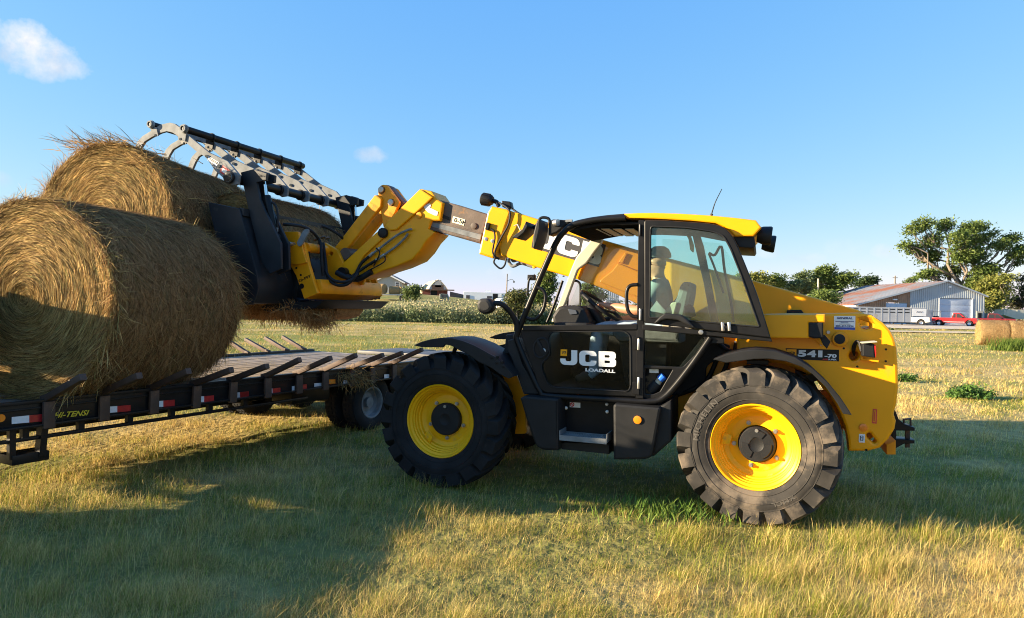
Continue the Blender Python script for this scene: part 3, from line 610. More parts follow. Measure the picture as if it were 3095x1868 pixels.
for x0, y0, x1, y1, x2, y2 in ((330, 870, 370, 930, 300, 1080), (430, 965, 420, 1030, 260, 1120)): hz_.tube([M('a5', x0, y0, .07), M('a5', x1, y1, .08), M('a5', x2, y2, .06)], .008, 6)
hz_.build('hydraulic_hose', BLKM, NS, ang=60)
# bell crank and tilt links
for vv in (-.06, -.27):
    q = ext('bell_crank', 'a5', rndpx([(350, 180), (395, 142), (455, 150), (520, 240), (600, 345), (565, 420), (545, 470), (500, 540), (412, 640), (380, 450), (350, 270)], 22), vv, vv - .05, YELW, T, bevel=.01, vp=-.06)
    for x, y in ((395, 205), (505, 350)): MB().cyl(M('a5', x, y, -.06) + Vector((0, vv + .06, 0)), M('a5', x, y, -.06) + Vector((0, vv + .09, 0)), .035, 20).build('crank_pin', STEEL, q, bevel=.005)
MB().cyl(M('a5', 395, 205, -.06), M('a5', 395, 205, -.06) + Vector((0, -.26, 0)), .045, 16).cyl(M('a5', 505, 350, -.06), M('a5', 505, 350, -.06) + Vector((0, -.26, 0)), .045, 16).build('crank_spindle', RUSTY, T)
ext('crank_guard', 'a5', rndpx([(420, 140), (470, 148), (540, 235), (640, 350), (600, 420), (560, 400)], 15), -.12, -.24, RUSTY, T, bevel=.01, vp=-.1)
MB().cyl(M('a5', 560, 400, -.17), M('a5', 760, 480, -.17), .04, 16).build('tilt_ram', BLK, T)
for vv in (-.02, -.25):
    ext('tilt_link', 'a5', [(308, 268), (352, 262), (388, 300), (382, 392), (0, 870), (-150, 1030), (-230, 960), (-120, 830)], vv, vv - .07, YELW, T, bevel=.01, vp=-.02)

# ---- quick-hitch carriage
NV = .48
CP = ext('carriage', 'a4', rndpx([(760, 372), (930, 370), (950, 450), (1002, 520), (1050, 740), (1150, 1062), (1120, 1082), (1000, 1130), (905, 860), (840, 752), (765, 640), (745, 580), (800, 520), (772, 470)], 10), NV, NV - .05, YELW, T, bevel=.008)
ext('carriage_rib', 'a4', [(920, 520), (990, 520), (1045, 720), (960, 745), (880, 745), (770, 655), (750, 570), (800, 545)], NV + .03, NV, YELW, CP, bevel=.01, vp=NV)
mtext('carriage_lettering', 'Q-FIT', 'a4', (945, 945), (1082, 885), (935, 915), NV + .001, BLK, CP, bold=.035)
ext('carriage_plate', 'a4', rndpx([(760, 372), (930, 370), (950, 450), (1002, 520), (1050, 740), (1150, 1062), (1120, 1082), (1000, 1130), (905, 860), (840, 752), (765, 640), (745, 580), (800, 520), (772, 470)], 10), NV - 1.33, NV - 1.38, YELW, CP, vp=NV, bevel=.008)
for x, y, rr in ((975, 985, .03), (915, 780, .012), (965, 860, .012)): MB().cyl(M('a4', x, y, NV) - Vector((0, .01, 0)), M('a4', x, y, NV) + Vector((0, .006, 0)), rr, 16).build('carriage_hole', BLK, CP)
p = [M('a4', x, y, NV) for x, y in ((1085, 905), (1150, 905), (1175, 1000), (1150, 1066), (1040, 1110), (1000, 1130))]
p_beam = p
plate('carriage_beam', [(q.x, q.z) for q in p], [], NV - .055, NV - 1.325, YELW, CP, bevel=.01)
tb = M('a4', 985, 545, NV); MB().cyl(tb - Vector((0, .05, 0)), tb - Vector((0, 1.33, 0)), .055, 20).build('carriage_tube', YELW, CP)
for vv in (.05, -.33):
    ext('hinge_plate', 'a4', rndpx([(1225, 490), (1310, 540), (1372, 575), (1495, 840), (1450, 960), (1290, 960), (1240, 860)], 14), vv, vv - .05, YELW, CP, vp=.05, bevel=.008, holes=[circ(1300, 620, 22)])
MB().cyl(M('a4', 1420, 830, .12), M('a4', 1420, 830, .12) + Vector((0, -.6, 0)), .06, 18).build('carriage_pin', BLK, CP)
MB().cyl(M('a4', 1460, 620, -.0), M('a4', 1460, 620, -.0) + Vector((0, -.36, 0)), .07, 18).build('link_pin', RUSTY, CP)
ext('locking_lever', 'a4', rndpx([(1000, 365), (1030, 340), (1062, 350), (1060, 385), (985, 520), (955, 545), (925, 505)], 14), NV + .08, NV + .055, GALV, CP, bevel=.004, vp=NV + .06)
for x, y in ((890, 515), (840, 540), (800, 510)): MB().cyl(M('a4', x, y, NV), M('a4', x, y, NV) + Vector((0, .09, 0)), .022 if x > 850 else .03, 12).build('lever_pin', STEEL, CP, bevel=.004)
ext('carriage_gusset', 'a4', [(1720, 880), (1792, 1085), (1600, 1075), (1660, 960)], -.80, -.84, YELW, CP, vp=-.80)
hb = MB()
for pts in (((1160, 450, .25), (1190, 520, .27), (1200, 700, .3), (1215, 870, .28)), ((1010, 530, .4), (1050, 600, .4), (1060, 720, .35), (1110, 830, .3))): hb.tube([M('a4', *q) for q in pts], .018, 8)
hb.tube([M('a4', 770, 290, .6), M('a4', 860, 295, .6), M('a4', 1000, 320, .5), M('a4', 1100, 380, .4), M('a4', 1160, 450, .3)], .018, 8).tube([M('a4', 1200, 310, .2), M('a4', 1300, 350, .1), M('a4', 1420, 430, 0), M('a4', 1450, 500, -.1)], .016, 8)
hb.build('carriage_hose', BLKM, CP, ang=60)
for x, y in ((1130, 455), (1210, 430), (1260, 440)): MB().cyl(M('a4', x, y, .25), M('a4', x + 5, y + 12, .25), .03, 10).build('hose_clamp', RUSTY, CP)
# ---- cab
FV = .06                               # lateral plane of the far cab side
cage = MB().tube([M('b8', x, y, CV) for x, y in ((830, 186), (700, 192), (600, 207), (530, 226), (482, 262), (430, 335), (330, 560), (255, 740), (214, 845), (214, 885), (280, 1040), (345, 1172), (385, 1196), (700, 1216), (955, 1229), (1040, 1212), (1120, 1132), (1220, 1002), (1312, 868))], .027, 12, 3)
CG = cage.build('cab_frame', BLK, T, ang=60)
fcage = MB().tube([M('b8', x, y, CV) + Vector((0, FV - CV, 0)) for x, y in ((345, 1172), (955, 1229), (1120, 1132), (1312, 868))], .03, 10, 2)
fcage.build('cab_frame', BLK, T, ang=60)
ext('cab_pillar', 'b8', [(903, 198), (938, 198), (930, 1215), (886, 1210)], CV + .03, CV - .05, BLK, T, bevel=.006)
for y in (255, 735, 1125, 905):
    MB().cyl(M('b8', 914 if y < 800 else 905, y - 32, CV + .04), M('b8', 913 if y < 800 else 903, y + 32, CV + .04), .012, 10).build('hinge', STEEL if y > 700 else BLK, T, bevel=.002)
for y in (905, 1140):
    ext('hinge_plate', 'a8', [(1310, (y - 897) * 1.767 + 250), (1372, (y - 897) * 1.767 + 255), (1372, (y - 897) * 1.767 + 372), (1310, (y - 897) * 1.767 + 367)], CV + .045, CV + .028, BLK, T)
# lower door
dl = rndpx([(318, 175), (1360, 165), (1345, 818), (505, 782), (455, 740), (285, 250), (285, 215)], [14, 10, 14, 30, 30, 20, 14])
dw = rndpx([(562, 222), (1245, 214), (1290, 262), (1292, 735), (1265, 768), (590, 730), (530, 700), (474, 560), (478, 505), (545, 450), (552, 385), (530, 290)], [40, 40, 30, 30, 25, 20, 30, 30, 35, 35, 30, 25])
DR = ext('door', 'a8', dl, CV + .02, CV - .03, BLK, T, holes=[dw], bevel=.008)
ext('door_glass', 'a8', dw, CV + .006, CV, GLD, DR, bevel=0)
seal = MB().tube([M('a8', x, y, CV + .022) for x, y in dw + dw[:1]], .006, 6, 1); seal.build('window_seal', BLKM, DR, ang=60)
ext('door_rail', 'b8', [(243, 798), (895, 790), (895, 822), (243, 828)], CV + .035, CV - .01, BLK, DR, bevel=.006)
ring = [(470 + 75 * math.cos(a) - 18 * math.sin(a), 370 + 98 * math.sin(a) + 14 * math.cos(a)) for a in [2 * math.pi * i / 28 for i in range(28)]]
ring2 = [(470 + 58 * math.cos(a) - 15 * math.sin(a), 370 + 80 * math.sin(a) + 11 * math.cos(a)) for a in [2 * math.pi * i / 28 for i in range(28)]]
dh = ext('door_handle', 'a8', ring, CV + .032, CV + .01, BLKM, DR, holes=[ring2], bevel=.006)
ext('handle_recess', 'a8', ring2, CV + .021, CV + .0205, BLK, DR, bevel=0)
ext('handle_grip', 'a8', rndpx([(425, 300), (440, 285), (520, 430), (505, 450), (460, 400)], 10), CV + .036, CV + .022, BLKM, DR, bevel=.004)
MB().cyl(M('a8', 492, 395, CV + .022), M('a8', 492, 395, CV + .03), .022, 16).build('door_lock', STEEL, DR, bevel=.003)
# lettering on the door: heavy square letters cut as plates
def thick_letters(k, quad_tl, quad_tr, quad_bl, v, mat_, parent, name):
    """J C B drawn on a 3 x 1 field of unit cells, mapped on to the plane"""
    def rr(x0, y0, x1, y1, r, n=5, which=(1, 1, 1, 1)):
        pts = []
        for (cx, cy, a0, w) in ((x1, y1, 0, which[0]), (x0, y1, 90, which[1]), (x0, y0, 180, which[2]), (x1, y0, 270, which[3])):
            sx = -1 if cx == x1 else 1; sy = -1 if cy == y1 else 1
            if not w: pts.append((cx, cy)); continue
            for i in range(n + 1):
                a = R(a0 + 90 * i / n); pts.append((cx + sx * r + r * math.cos(a), cy + sy * r + r * math.sin(a)))
        return pts
    J = [(.62, 1), (.95, 1), (.95, .30)] + [(.95 - .28 + .28 * math.cos(R(-a)), .28 - .28 * math.sin(R(a))) for a in range(15, 91, 15)] + [(.28, 0)] + [(.28 - .28 * math.sin(R(a)), .28 - .28 * math.cos(R(a))) for a in range(15, 91, 15)] + [(0, .42), (.30, .42), (.30, .32), (.36, .25), (.55, .25), (.62, .32)]
    C = [(2.0, .66), (2.0, .74)] + [(1.74 + .26 * math.cos(R(a)), .74 + .26 * math.sin(R(a))) for a in range(15, 91, 15)] + [(1.32, 1)] + [(1.32 - .26 * math.sin(R(a)), .74 + .26 * math.cos(R(a))) for a in range(15, 91, 15)] + [(1.06, .26)] + [(1.32 - .26 * math.cos(R(a)), .26 - .26 * math.sin(R(a))) for a in range(15, 91, 15)] + [(1.74, 0)] + [(1.74 + .26 * math.sin(R(a)), .26 - .26 * math.cos(R(a))) for a in range(15, 91, 15)] + [(2.0, .36), (1.68, .36), (1.68, .30), (1.62, .25), (1.45, .25), (1.39, .31), (1.39, .69), (1.45, .75), (1.62, .75), (1.68, .70), (1.68, .66)]
    B = [(2.12, 0), (2.86, 0)] + [(2.86 + .19 * math.sin(R(a)), .22 - .22 * math.cos(R(a))) for a in range(15, 91, 15)] + [(3.05, .42), (2.97, .51), (3.03, .60), (3.03, .80)] + [(2.84 + .19 * math.cos(R(a)), .80 + .20 * math.sin(R(a))) for a in range(15, 91, 15)] + [(2.12, 1)]
    bh = [[(2.44, .60), (2.66, .60), (2.71, .65), (2.71, .71), (2.66, .76), (2.44, .76)], [(2.44, .24), (2.68, .24), (2.73, .29), (2.73, .36), (2.68, .41), (2.44, .41)]]
    a = M(k, *quad_bl, v); ex = M(k, *quad_tr, v) - M(k, *quad_tl, v); ey = M(k, *quad_tl, v) - a
    f = lambda pts: [((a + ex * (x / 3.05) + ey * y).x, (a + ex * (x / 3.05) + ey * y).z) for x, y in pts]
    for s, hs in ((J, []), (C, []), (B, bh)): plate(name, f(s), [f(q) for q in hs], v + .003, v, mat_, parent, bevel=0)
thick_letters('a8', (648, 385), (1160, 405), (648, 522), CV + .008, WHT, DR, 'door_lettering')
mtext('door_lettering', 'LOADALL', 'a8', (878, 584), (1152, 600), (880, 553), CV + .008, WHT, DR, bold=.045, thick=.003)
bd = decal('badge', 'a8', [(652, 382), (712, 384), (710, 444), (650, 442)], CV + .012, YEL, DR)
mtext('badge_lettering', 'JCB', 'a8', (664, 425), (702, 426), (666, 398), CV + .0145, BROWN, DR, bold=.03)
# rear quarter, its window and the pocket
ql = [(1385, 165), (1500, 172), (2150, 275), (2150, 330), (1985, 330), (1700, 690), (1640, 770), (1560, 830), (1470, 835), (1380, 825)]
qg = rndpx([(1400, 205), (1800, 240), (1960, 262), (1985, 330), (1770, 545), (1395, 528)], [10, 20, 20, 30, 20, 10])
QP = ext('cab_quarter_panel', 'a8', ql, CV, CV - .04, BLK, T, holes=[qg, rndpx([(1425, 560), (1680, 565), (1560, 770), (1500, 795), (1425, 790)], 12)], bevel=.006)
ext('quarter_glass', 'a8', qg, CV - .012, CV - .018, GLD, QP, bevel=0)
ext('pocket', 'a8', [(1400, 540), (1700, 550), (1560, 800), (1400, 810)], CV - .12, CV - .13, BLK, QP, vp=CV - .1)
ext('sill_bar', 'b8', [(925, 792), (1652, 858), (1664, 890), (1240, 850), (925, 822)], CV + .04, CV - .02, BLK, T, bevel=.006)
MB().cyl(M('b8', 1258, 836, CV + .04), M('b8', 1258, 836, CV + .055), .02, 16).build('sill_bolt', STEEL, T, bevel=.004)
decal('pocket_decal', 'a8', [(1465, 562), (1550, 565), (1550, 600), (1467, 596)], CV - .05, REFW, QP)
decal('small_decal', 'a8', [(1350, 638), (1376, 638), (1376, 664), (1350, 664)], CV + .022, REFW, DR)
wb = MB().cyl(M('a8', 1470, 770, CV - .07), M('a8', 1540, 690, CV - .07), .045, 18).build('washer_bottle', BLKM, T, bevel=.012)
MB().cyl(M('a8', 1535, 700, CV - .07), M('a8', 1565, 655, CV - .07), .028, 16).build('filler_neck', BEIGE, T, bevel=.004)
MB().cyl(M('a8', 1560, 660, CV - .06), M('a8', 1600, 625, CV - .06), .034, 10).cyl(M('a8', 1560, 655, CV - .05), M('a8', 1612, 640, CV - .05), .016, 8).build('filler_cap', BLUE, T, bevel=.006)
# swung-back upper door with tinted pane
uo = rndpx([(935, 197), (1040, 198), (1330, 218), (1398, 242), (1446, 300), (1500, 420), (1580, 620), (1656, 868), (936, 782)], [16, 30, 60, 30, 30, 60, 60, 10, 10])
ui = rndpx([(972, 232), (1180, 240), (1338, 264), (1388, 290), (1428, 362), (1500, 545), (1592, 806), (966, 752)], [18, 40, 40, 20, 30, 60, 16, 10])
UD = ext('upper_door', 'b8', uo, CV + .07, CV + .035, BLK, T, holes=[ui], bevel=.008)
ext('upper_door_glass', 'b8', ui, CV + .055, CV + .049, GLT, UD, bevel=0)
MB().tube([M('b8', x, y, CV + .07) for x, y in ui + ui[:1]], .007, 6, 1).build('window_seal', BLKM, UD, ang=60)
ext('upper_door_handle', 'a7', rndpx([(228, 1262), (285, 1205), (330, 1172), (480, 1186), (520, 1215), (605, 1300), (590, 1308), (500, 1262), (450, 1238), (350, 1228), (300, 1240), (262, 1268)], 12), CV + .115, CV + .07, BLKM, UD, bevel=.012)
for x in (860, 920): MB().cyl(M('a7', x, 1258, CV + .085), M('a7', x + 6, 1335, CV + .085), .014, 10).build('door_catch', STEEL, UD, bevel=.003)
MB().bar(M('a7', 830, 1295, CV + .08), M('a7', 945, 1305, CV + .08), .02, .02).build('catch_bar', BLK, UD)
# fixed window frame behind it and the far side of the cab
ext('rear_window_frame', 'b8', uo, CV + .0, CV - .03, BLK, T, holes=[ui], bevel=.005)
ext('front_corner_post', 'c4', rndpx([(962, 285), (1090, 292), (1060, 400), (985, 490), (880, 640), (770, 720), (620, 1130), (500, 1380), (432, 1380), (520, 1160), (690, 700), (750, 560), (900, 395)], 30), FV + .03, FV - .03, BEIGE, T, vp=FV + .03, bevel=.012)
wp = MB().tube([M('c4', x, y, FV + .45) for x, y in ((580, 860), (530, 1010), (440, 1250), (385, 1380))], .014, 8); wp.build('wiper_arm', BLK, T, ang=60)
ext('rear_corner_post', 'a7', [(572, 400), (640, 405), (690, 560), (760, 900), (830, 1275), (760, 1275), (690, 900), (620, 600)], FV + .03, FV - .02, BLK, T, vp=FV)
ext('rear_corner_trim', 'a7', rndpx([(510, 425), (560, 420), (605, 560), (600, 625), (570, 600), (555, 500)], 14), FV + .06, FV + .03, BEIGE, T, vp=FV)
rw = MB().tube([M('a7', x, y, .35) for x, y in ((735, 620), (790, 640), (850, 560), (880, 780), (940, 1080), (962, 1255))], .012, 8).tube([M('a7', x, y, .3) for x, y in ((735, 625), (790, 760), (870, 990))], .010, 8); rw.build('rear_wiper', BLK, T, ang=60)
ext('side_window', 'b8', [(500, 300), (905, 240), (900, 790), (300, 790)], FV - .02, FV - .026, GLC, T, vp=CV, bevel=0)
ext('rear_window', 'b8', [(950, 240), (1330, 268), (1430, 400), (1560, 790), (950, 760)], FV - .02, FV - .026, GLC, T, vp=CV, bevel=0)
# cab body below the windows, floor, back wall
p = Ms('b8', [(262, 830), (893, 830), (885, 1195), (385, 1175), (345, 1150)], CV); plate('far_side_wall', [(q.x, q.z - .0) for q in Ms('b8', [(230, 850), (930, 850), (1400, 880), (1120, 1132), (960, 1225), (385, 1190)], CV)], [], FV, FV - .02, BLKM, T)
fl = [M('b8', x, y, CV) for x, y in ((350, 1175), (960, 1222), (960, 1200), (350, 1150))]
plate('cab_floor', [(q.x, q.z) for q in fl], [], CV - .03, FV, BLKM, T)
bw = [M('b8', x, y, CV) for x, y in ((1120, 1130), (1310, 870), (1270, 860), (1060, 1125))]
plate('cab_back_wall', [(q.x, q.z) for q in bw], [], CV - .05, FV, BLKM, T)
# windscreen edge and front wall
plate('cab_front_wall', [(q.x, q.z) for q in [M('b8', x, y, CV) for x, y in ((262, 850), (345, 1160), (375, 1160), (290, 850))]], [], CV - .03, FV, BLKM, T)
# roof
RV = rndpx([(474, 250), (500, 222), (545, 202), (620, 184), (720, 170), (822, 162), (832, 188), (700, 197), (600, 213), (535, 230)], [6, 12, 20, 30, 30, 4, 4, 20, 20, 20])
ext('roof_visor', 'b8', RV, CV + .01, FV - .01, BLKM, T, bevel=.008, vp=CV)
RF = ext('roof', 'b8', [(820, 162), (900, 158), (1000, 157), (1150, 162), (1300, 171), (1450, 185), (1570, 199), (1602, 240), (1556, 290), (1452, 290), (1425, 262), (1395, 238), (1340, 216), (1200, 203), (1000, 192), (832, 186)], CV + .012, FV - .012, YEL, T, bevel=.012, vp=CV)
hl = [M('b8', x, y, CV) for x, y in ((500, 262), (560, 232), (700, 208), (950, 204), (1200, 212), (1330, 226), (1400, 250), (1380, 262), (1200, 228), (950, 218), (700, 224), (560, 250))]
plate('headliner', [(q.x, q.z) for q in hl], [], CV - .03, FV + .02, HEADL, T, bevel=.004)
for i in range(4):                     # bright slots of the roof window
    u0 = M('b8', 620 + 70 * i, 212, CV); pa = MB().box((u0.x, .52, u0.z - .035), (.075, .62, .006)); pa.build('roof_pane', mat('roof_pane_%d' % i, (.35, .40, .42), .4) if i == 0 else MATS['roof_pane_0'], T)
ext('roof_rear_vent', 'a7', [(955, 465), (1150, 460), (1165, 545), (1150, 572), (1010, 566)], CV - .03, FV + .03, BLKM, T, vp=CV, bevel=.008)
for k, (x, y, x2, y2, vv) in enumerate(((1180, 455, 1262, 462, .86), (1225, 528, 1312, 538, .22))):
    wl = MB().lathe([(.0, 0), (.058, 0), (.072, .04), (.078, .10), (.07, .112)], 20, 'z').build('work_light', BLKM, T, ang=40)
    a_, b_ = M('a7', x, y, vv), M('a7', x2, y2, vv); wl.location = a_; wl.rotation_euler = (b_ - a_).to_track_quat('Z', 'Y').to_euler()
    ln = MB().lathe([(.0, .106), (.068, .106)], 20, 'z').build('light_lens', GALV, wl)
MB().tube([M('a7', x, y, .8) for x, y in ((758, 275), (775, 215), (800, 145), (856, 33))], .006, 6, taper=.003).build('antenna', BLK, T, ang=60)
MB().cyl(M('a7', 756, 285, .8), M('a7', 762, 262, .8), .012, 8).build('antenna_base', BLK, T)
# grab handles in the doorway
for nm, pts in (('grab_handle', [(585, 1040), (640, 1065), (672, 1130), (655, 1250), (600, 1345), (540, 1372), (480, 1355)]), ('grab_handle', [(1612, 1015), (1540, 1025), (1505, 1075), (1500, 1180), (1515, 1280), (1560, 1335), (1612, 1345)])):
    MB().tube([M('a6', x, y, CV + .03) for x, y in pts], .0155, 10).build(nm, BLK, T, ang=60)
# dashboard, steering wheel, seat
ext('dashboard', 'a6', rndpx([(790, 1330), (850, 1245), (900, 1230), (1070, 1232), (1120, 1260), (1180, 1400), (1120, 1480), (860, 1480), (800, 1390)], 20), .78, .30, BLKM, T, vp=.6, bevel=.03)
ext('instrument_panel', 'a6', rndpx([(900, 1262), (985, 1275), (1000, 1315), (925, 1322)], 10), .79, .782, mat('instrument_grey', (.06, .07, .09), .3), T, vp=.78)
MB().tube([M('a6', x, y, .6) for x, y in ((1290, 1480), (1200, 1330), (1120, 1230))], .045, 10).build('steering_column', BLKM, T, ang=60)
ca, cb = M('a6', 1048, 1085, .55), M('a6', 1440, 1385, .55); wc = (ca + cb) / 2; wr = (ca - cb).length / 2
ux = (ca - cb).normalized(); uy = Vector((0, 1, 0)); uz = ux.cross(uy)
sw = MB().tube([wc + ux * wr * math.cos(a) + uy * wr * .98 * math.sin(a) for a in [2 * math.pi * i / 36 for i in range(37)]], .017, 10, 1)
SW = sw.build('steering_wheel', BLKM, T, ang=60)
sp = MB()
for a in (0, 2.1, 4.2): sp.tube([wc + uz * -.03, wc + ux * wr * math.cos(a) + uy * wr * math.sin(a)], .012, 8, 1)
sp.build('wheel_spokes', BLKM, SW, ang=60); MB().cyl(wc - uz * .06, wc - uz * .005, .05, 16).build('wheel_hub', BLKM, SW, bevel=.006)
SEATM = mat('seat_cloth', (.10, .11, .11), .85, var=.15, vscale=30); SEATB = mat('seat_tan', (.42, .38, .28), .8)
ext('seat_back', 'a7', rndpx([(360, 1240), (350, 1150), (400, 1075), (440, 1020), (470, 920), (500, 885), (560, 885), (585, 905), (575, 1010), (545, 1150), (520, 1260)], 18), .70, .26, SEATM, T, vp=.70, bevel=.04)
ext('seat_back_panel', 'a7', rndpx([(300, 1330), (350, 1130), (400, 1075), (450, 1070), (420, 1180), (360, 1340)], 14), .72, .70, SEATB, T, vp=.70, bevel=.008)
ext('seat_cushion', 'a8', rndpx([(1130, 180), (1750, 190), (1750, 330), (1180, 310), (1120, 240)], 20), .72, .24, SEATM, T, vp=.7, bevel=.04)
ext('seat_base', 'a8', [(1180, 310), (1620, 320), (1600, 700), (1240, 720)], .66, .30, BLKM, T, vp=.7)
ext('armrest', 'a7', rndpx([(505, 1110), (560, 1085), (600, 1120), (620, 1200), (560, 1220), (510, 1180)], 14), .78, .72, BLKM, T, vp=.75, bevel=.01)
ext('control_console', 'a6', rndpx([(1180, 1380), (1300, 1340), (1450, 1350), (1480, 1480), (1180, 1490)], 20), .24, .12, BLKM, T, vp=.25, bevel=.02)
MB().box((M('a8', 780, 150, .8) - Vector((0, 0, .01))), (.30, .30, .05)).build('cab_shelf', BLKM, T, bevel=.012)
# mirrors
ext('front_mirror', 'a6', rndpx([(5, 1200), (40, 1158), (120, 1155), (150, 1185), (172, 1250), (140, 1298), (70, 1318), (15, 1280)], 22), 1.25, 1.12, BLKM, T, vp=1.15, bevel=.03)
MB().tube([M('a6', x, y, vv) for x, y, vv in ((125, 1215, 1.16), (190, 1205, 1.15), (260, 1240, 1.12), (335, 1330, 1.06), (375, 1410, 1.03), (378, 1490, 1.02))], .024, 10).build('mirror_arm', BLKM, T, ang=60)
mr = MB().tube([M('a6', x, y, CV + .12) for x, y in ((718, 510), (715, 370), (690, 335), (630, 332), (600, 370), (580, 420))], .013, 8); mr.build('mirror_bracket', BLK, T, ang=60)
UMr = ext('upper_mirror', 'a6', rndpx([(595, 660), (600, 520), (630, 400), (660, 362), (676, 380), (668, 470), (640, 590), (610, 665)], 14), CV + .30, CV + .06, BLKM, T, vp=CV + .15, bevel=.012)
ext('mirror_clamp', 'a6', [(545, 415), (595, 405), (605, 450), (560, 470)], CV + .14, CV + .10, BLK, T, vp=CV + .12)
ext('folded_mirror', 'a6', rndpx([(385, 548), (490, 470), (530, 385), (545, 440), (510, 500), (440, 560)], 10), CV + .30, CV + .06, BLKM, T, vp=CV + .15, bevel=.006)
MB().tube([M('a6', x, y, CV + .16) for x, y in ((350, 415), (385, 400), (450, 530))], .006, 6, 1).build('mirror_stay', STEEL, T)
ext('front_light_bar', 'a6', rndpx([(715, 360), (750, 345), (900, 355), (940, 365), (850, 430), (790, 480), (700, 515), (712, 440)], 12), .95, .80, BLKM, T, vp=.95, bevel=.012)
lb = MB().cyl(M('a6', 765, 380, .95), M('a6', 765, 380, .99), .022, 12).cyl(M('a6', 840, 375, .95), M('a6', 840, 375, .99), .02, 12); 
MB().cyl(M('a6', 765, 385, .95), M('a6', 800, 380, .97), .03, 12).build('light_bracket', STEEL, T); MB().bar(M('a6', 880, 365, .95), M('a6', 945, 362, .95), .03, .02).build('light_clip', GALV, T)
# far side mirror seen through the cab
ext('far_mirror', 'c4', rndpx([(640, 1170), (660, 960), (710, 870), (770, 875), (795, 920), (792, 1170)], 26), -.50, -.54, CHR, T, vp=-.5, bevel=.004)
MB().tube([M('c4', x, y, -.5) for x, y in ((640, 1175), (655, 970), (715, 868), (775, 872), (800, 930), (797, 1175))], .012, 8).build('far_mirror_frame', BLK, T, ang=60)
MB().tube([M('c4', x, y, CV + .02) for x, y in ((195, 815), (165, 840), (150, 920), (140, 1050))], .010, 8).build('washer_hose', BLK, T, ang=60)
MB().box(M('c4', 195, 822, CV - .1), (.07, .05, .05)).build('washer_nozzle', BLK, T, bevel=.006)
ext('cab_front_skirt', 'a8', rndpx([(160, 400), (165, 300), (230, 280), (300, 520), (480, 800), (310, 795), (200, 470)], 14), CV - .01, CV - .35, BLKM, T, vp=CV - .01, bevel=.012)
ext('front_cowl', 'b5', rndpx([(2125, 850), (2250, 835), (2260, 1000), (2150, 1080), (2060, 1100), (2110, 1000)], 16), .85, .2, BLKM, T, vp=.85, bevel=.02)
# side boxes and steps
def sidebox(name, pts, v0, v1, bev): return ext(name, 'a8', pts, v0, v1, BLKM, T, bevel=bev)
sidebox('front_side_box', rndpx([(275, 832), (320, 808), (570, 828), (630, 836), (632, 1312), (490, 1312), (420, 1275), (345, 1060)], [10, 14, 14, 6, 10, 30, 40, 30]), 1.10, .45, .022)
sb = sidebox('rear_side_box', rndpx([(1130, 900), (1150, 880), (1560, 915), (1570, 935), (1490, 1370), (1425, 1396), (1135, 1396)], [8, 10, 14, 10, 30, 30, 10]), 1.10, .45, .022)
ext('rear_side_box_end', 'a8', [(1545, 915), (1660, 850), (1662, 1230), (1500, 1372), (1480, 1372)], 1.03, .5, BLKM, T, bevel=.02, vp=1.06)
MB().cyl(M('a8', 1358, 1028, 1.10), M('a8', 1358, 1028, 1.10) + Vector((0, .014, 0)), .034, 24).build('side_reflector', ORNG, T, bevel=.005)
ext('step_back_panel', 'a8', [(600, 826), (1140, 860), (1140, 1330), (640, 1300)], .86, .84, BLK, T, vp=.9)
ext('step_riser', 'a8', [(645, 1240), (1095, 1262), (1095, 1345), (660, 1300)], 1.0, .86, BLKM, T, vp=1.0, bevel=.006)
decal('safety_decal', 'a8', [(735, 866), (832, 872), (832, 918), (735, 912)], .864, REFW, T)
MB().tube([M('a8', 757 + 17 * math.cos(a), 889 + 17 * math.sin(a), .868) for a in [.6283 * i for i in range(11)]], .004, 5, 1).tube([M('a8', 745, 877, .868), M('a8', 769, 901, .868)], .004, 5, 1).build('prohibition_sign', RED, T)
for x, y in ((700, 920), (1078, 955), (1075, 885), (665, 855)): MB().cyl(M('a8', x, y, .86), M('a8', x, y, .885), .016, 8).build('panel_bolt', STEEL, T, bevel=.002)
s0, s1 = M('a8', 640, 1180, 1.09), M('a8', 1072, 1205, 1.09)
st = MB(); zt = s0.z; L_ = s0.x - s1.x
st.box(((s0.x + s1.x) / 2, 1.085, zt - .012), (L_, .006, .045)).box(((s0.x + s1.x) / 2, .885, zt - .012), (L_, .006, .045)).box(((s0.x + s1.x) / 2, .985, zt - .012), (L_, .19, .006))
for i in range(20):
    for j in range(5):
        st.cyl((s1.x + L_ * (i + .5) / 20, .905 + j * .04, zt - .010), (s1.x + L_ * (i + .5) / 20, .905 + j * .04, zt + .008), .0085, 6, .005)
STP = st.build('step', GALV, T, fix=True)
for x in (s0.x, s1.x): MB().box((x, .985, zt + .012), (.008, .2, .075)).build('step_side', GALV, STP)
MB().bar(M('a8', 690, 1245, 1.0), M('a8', 1090, 1262, 1.0), .03, .02).build('lower_rung', BLKM, T)

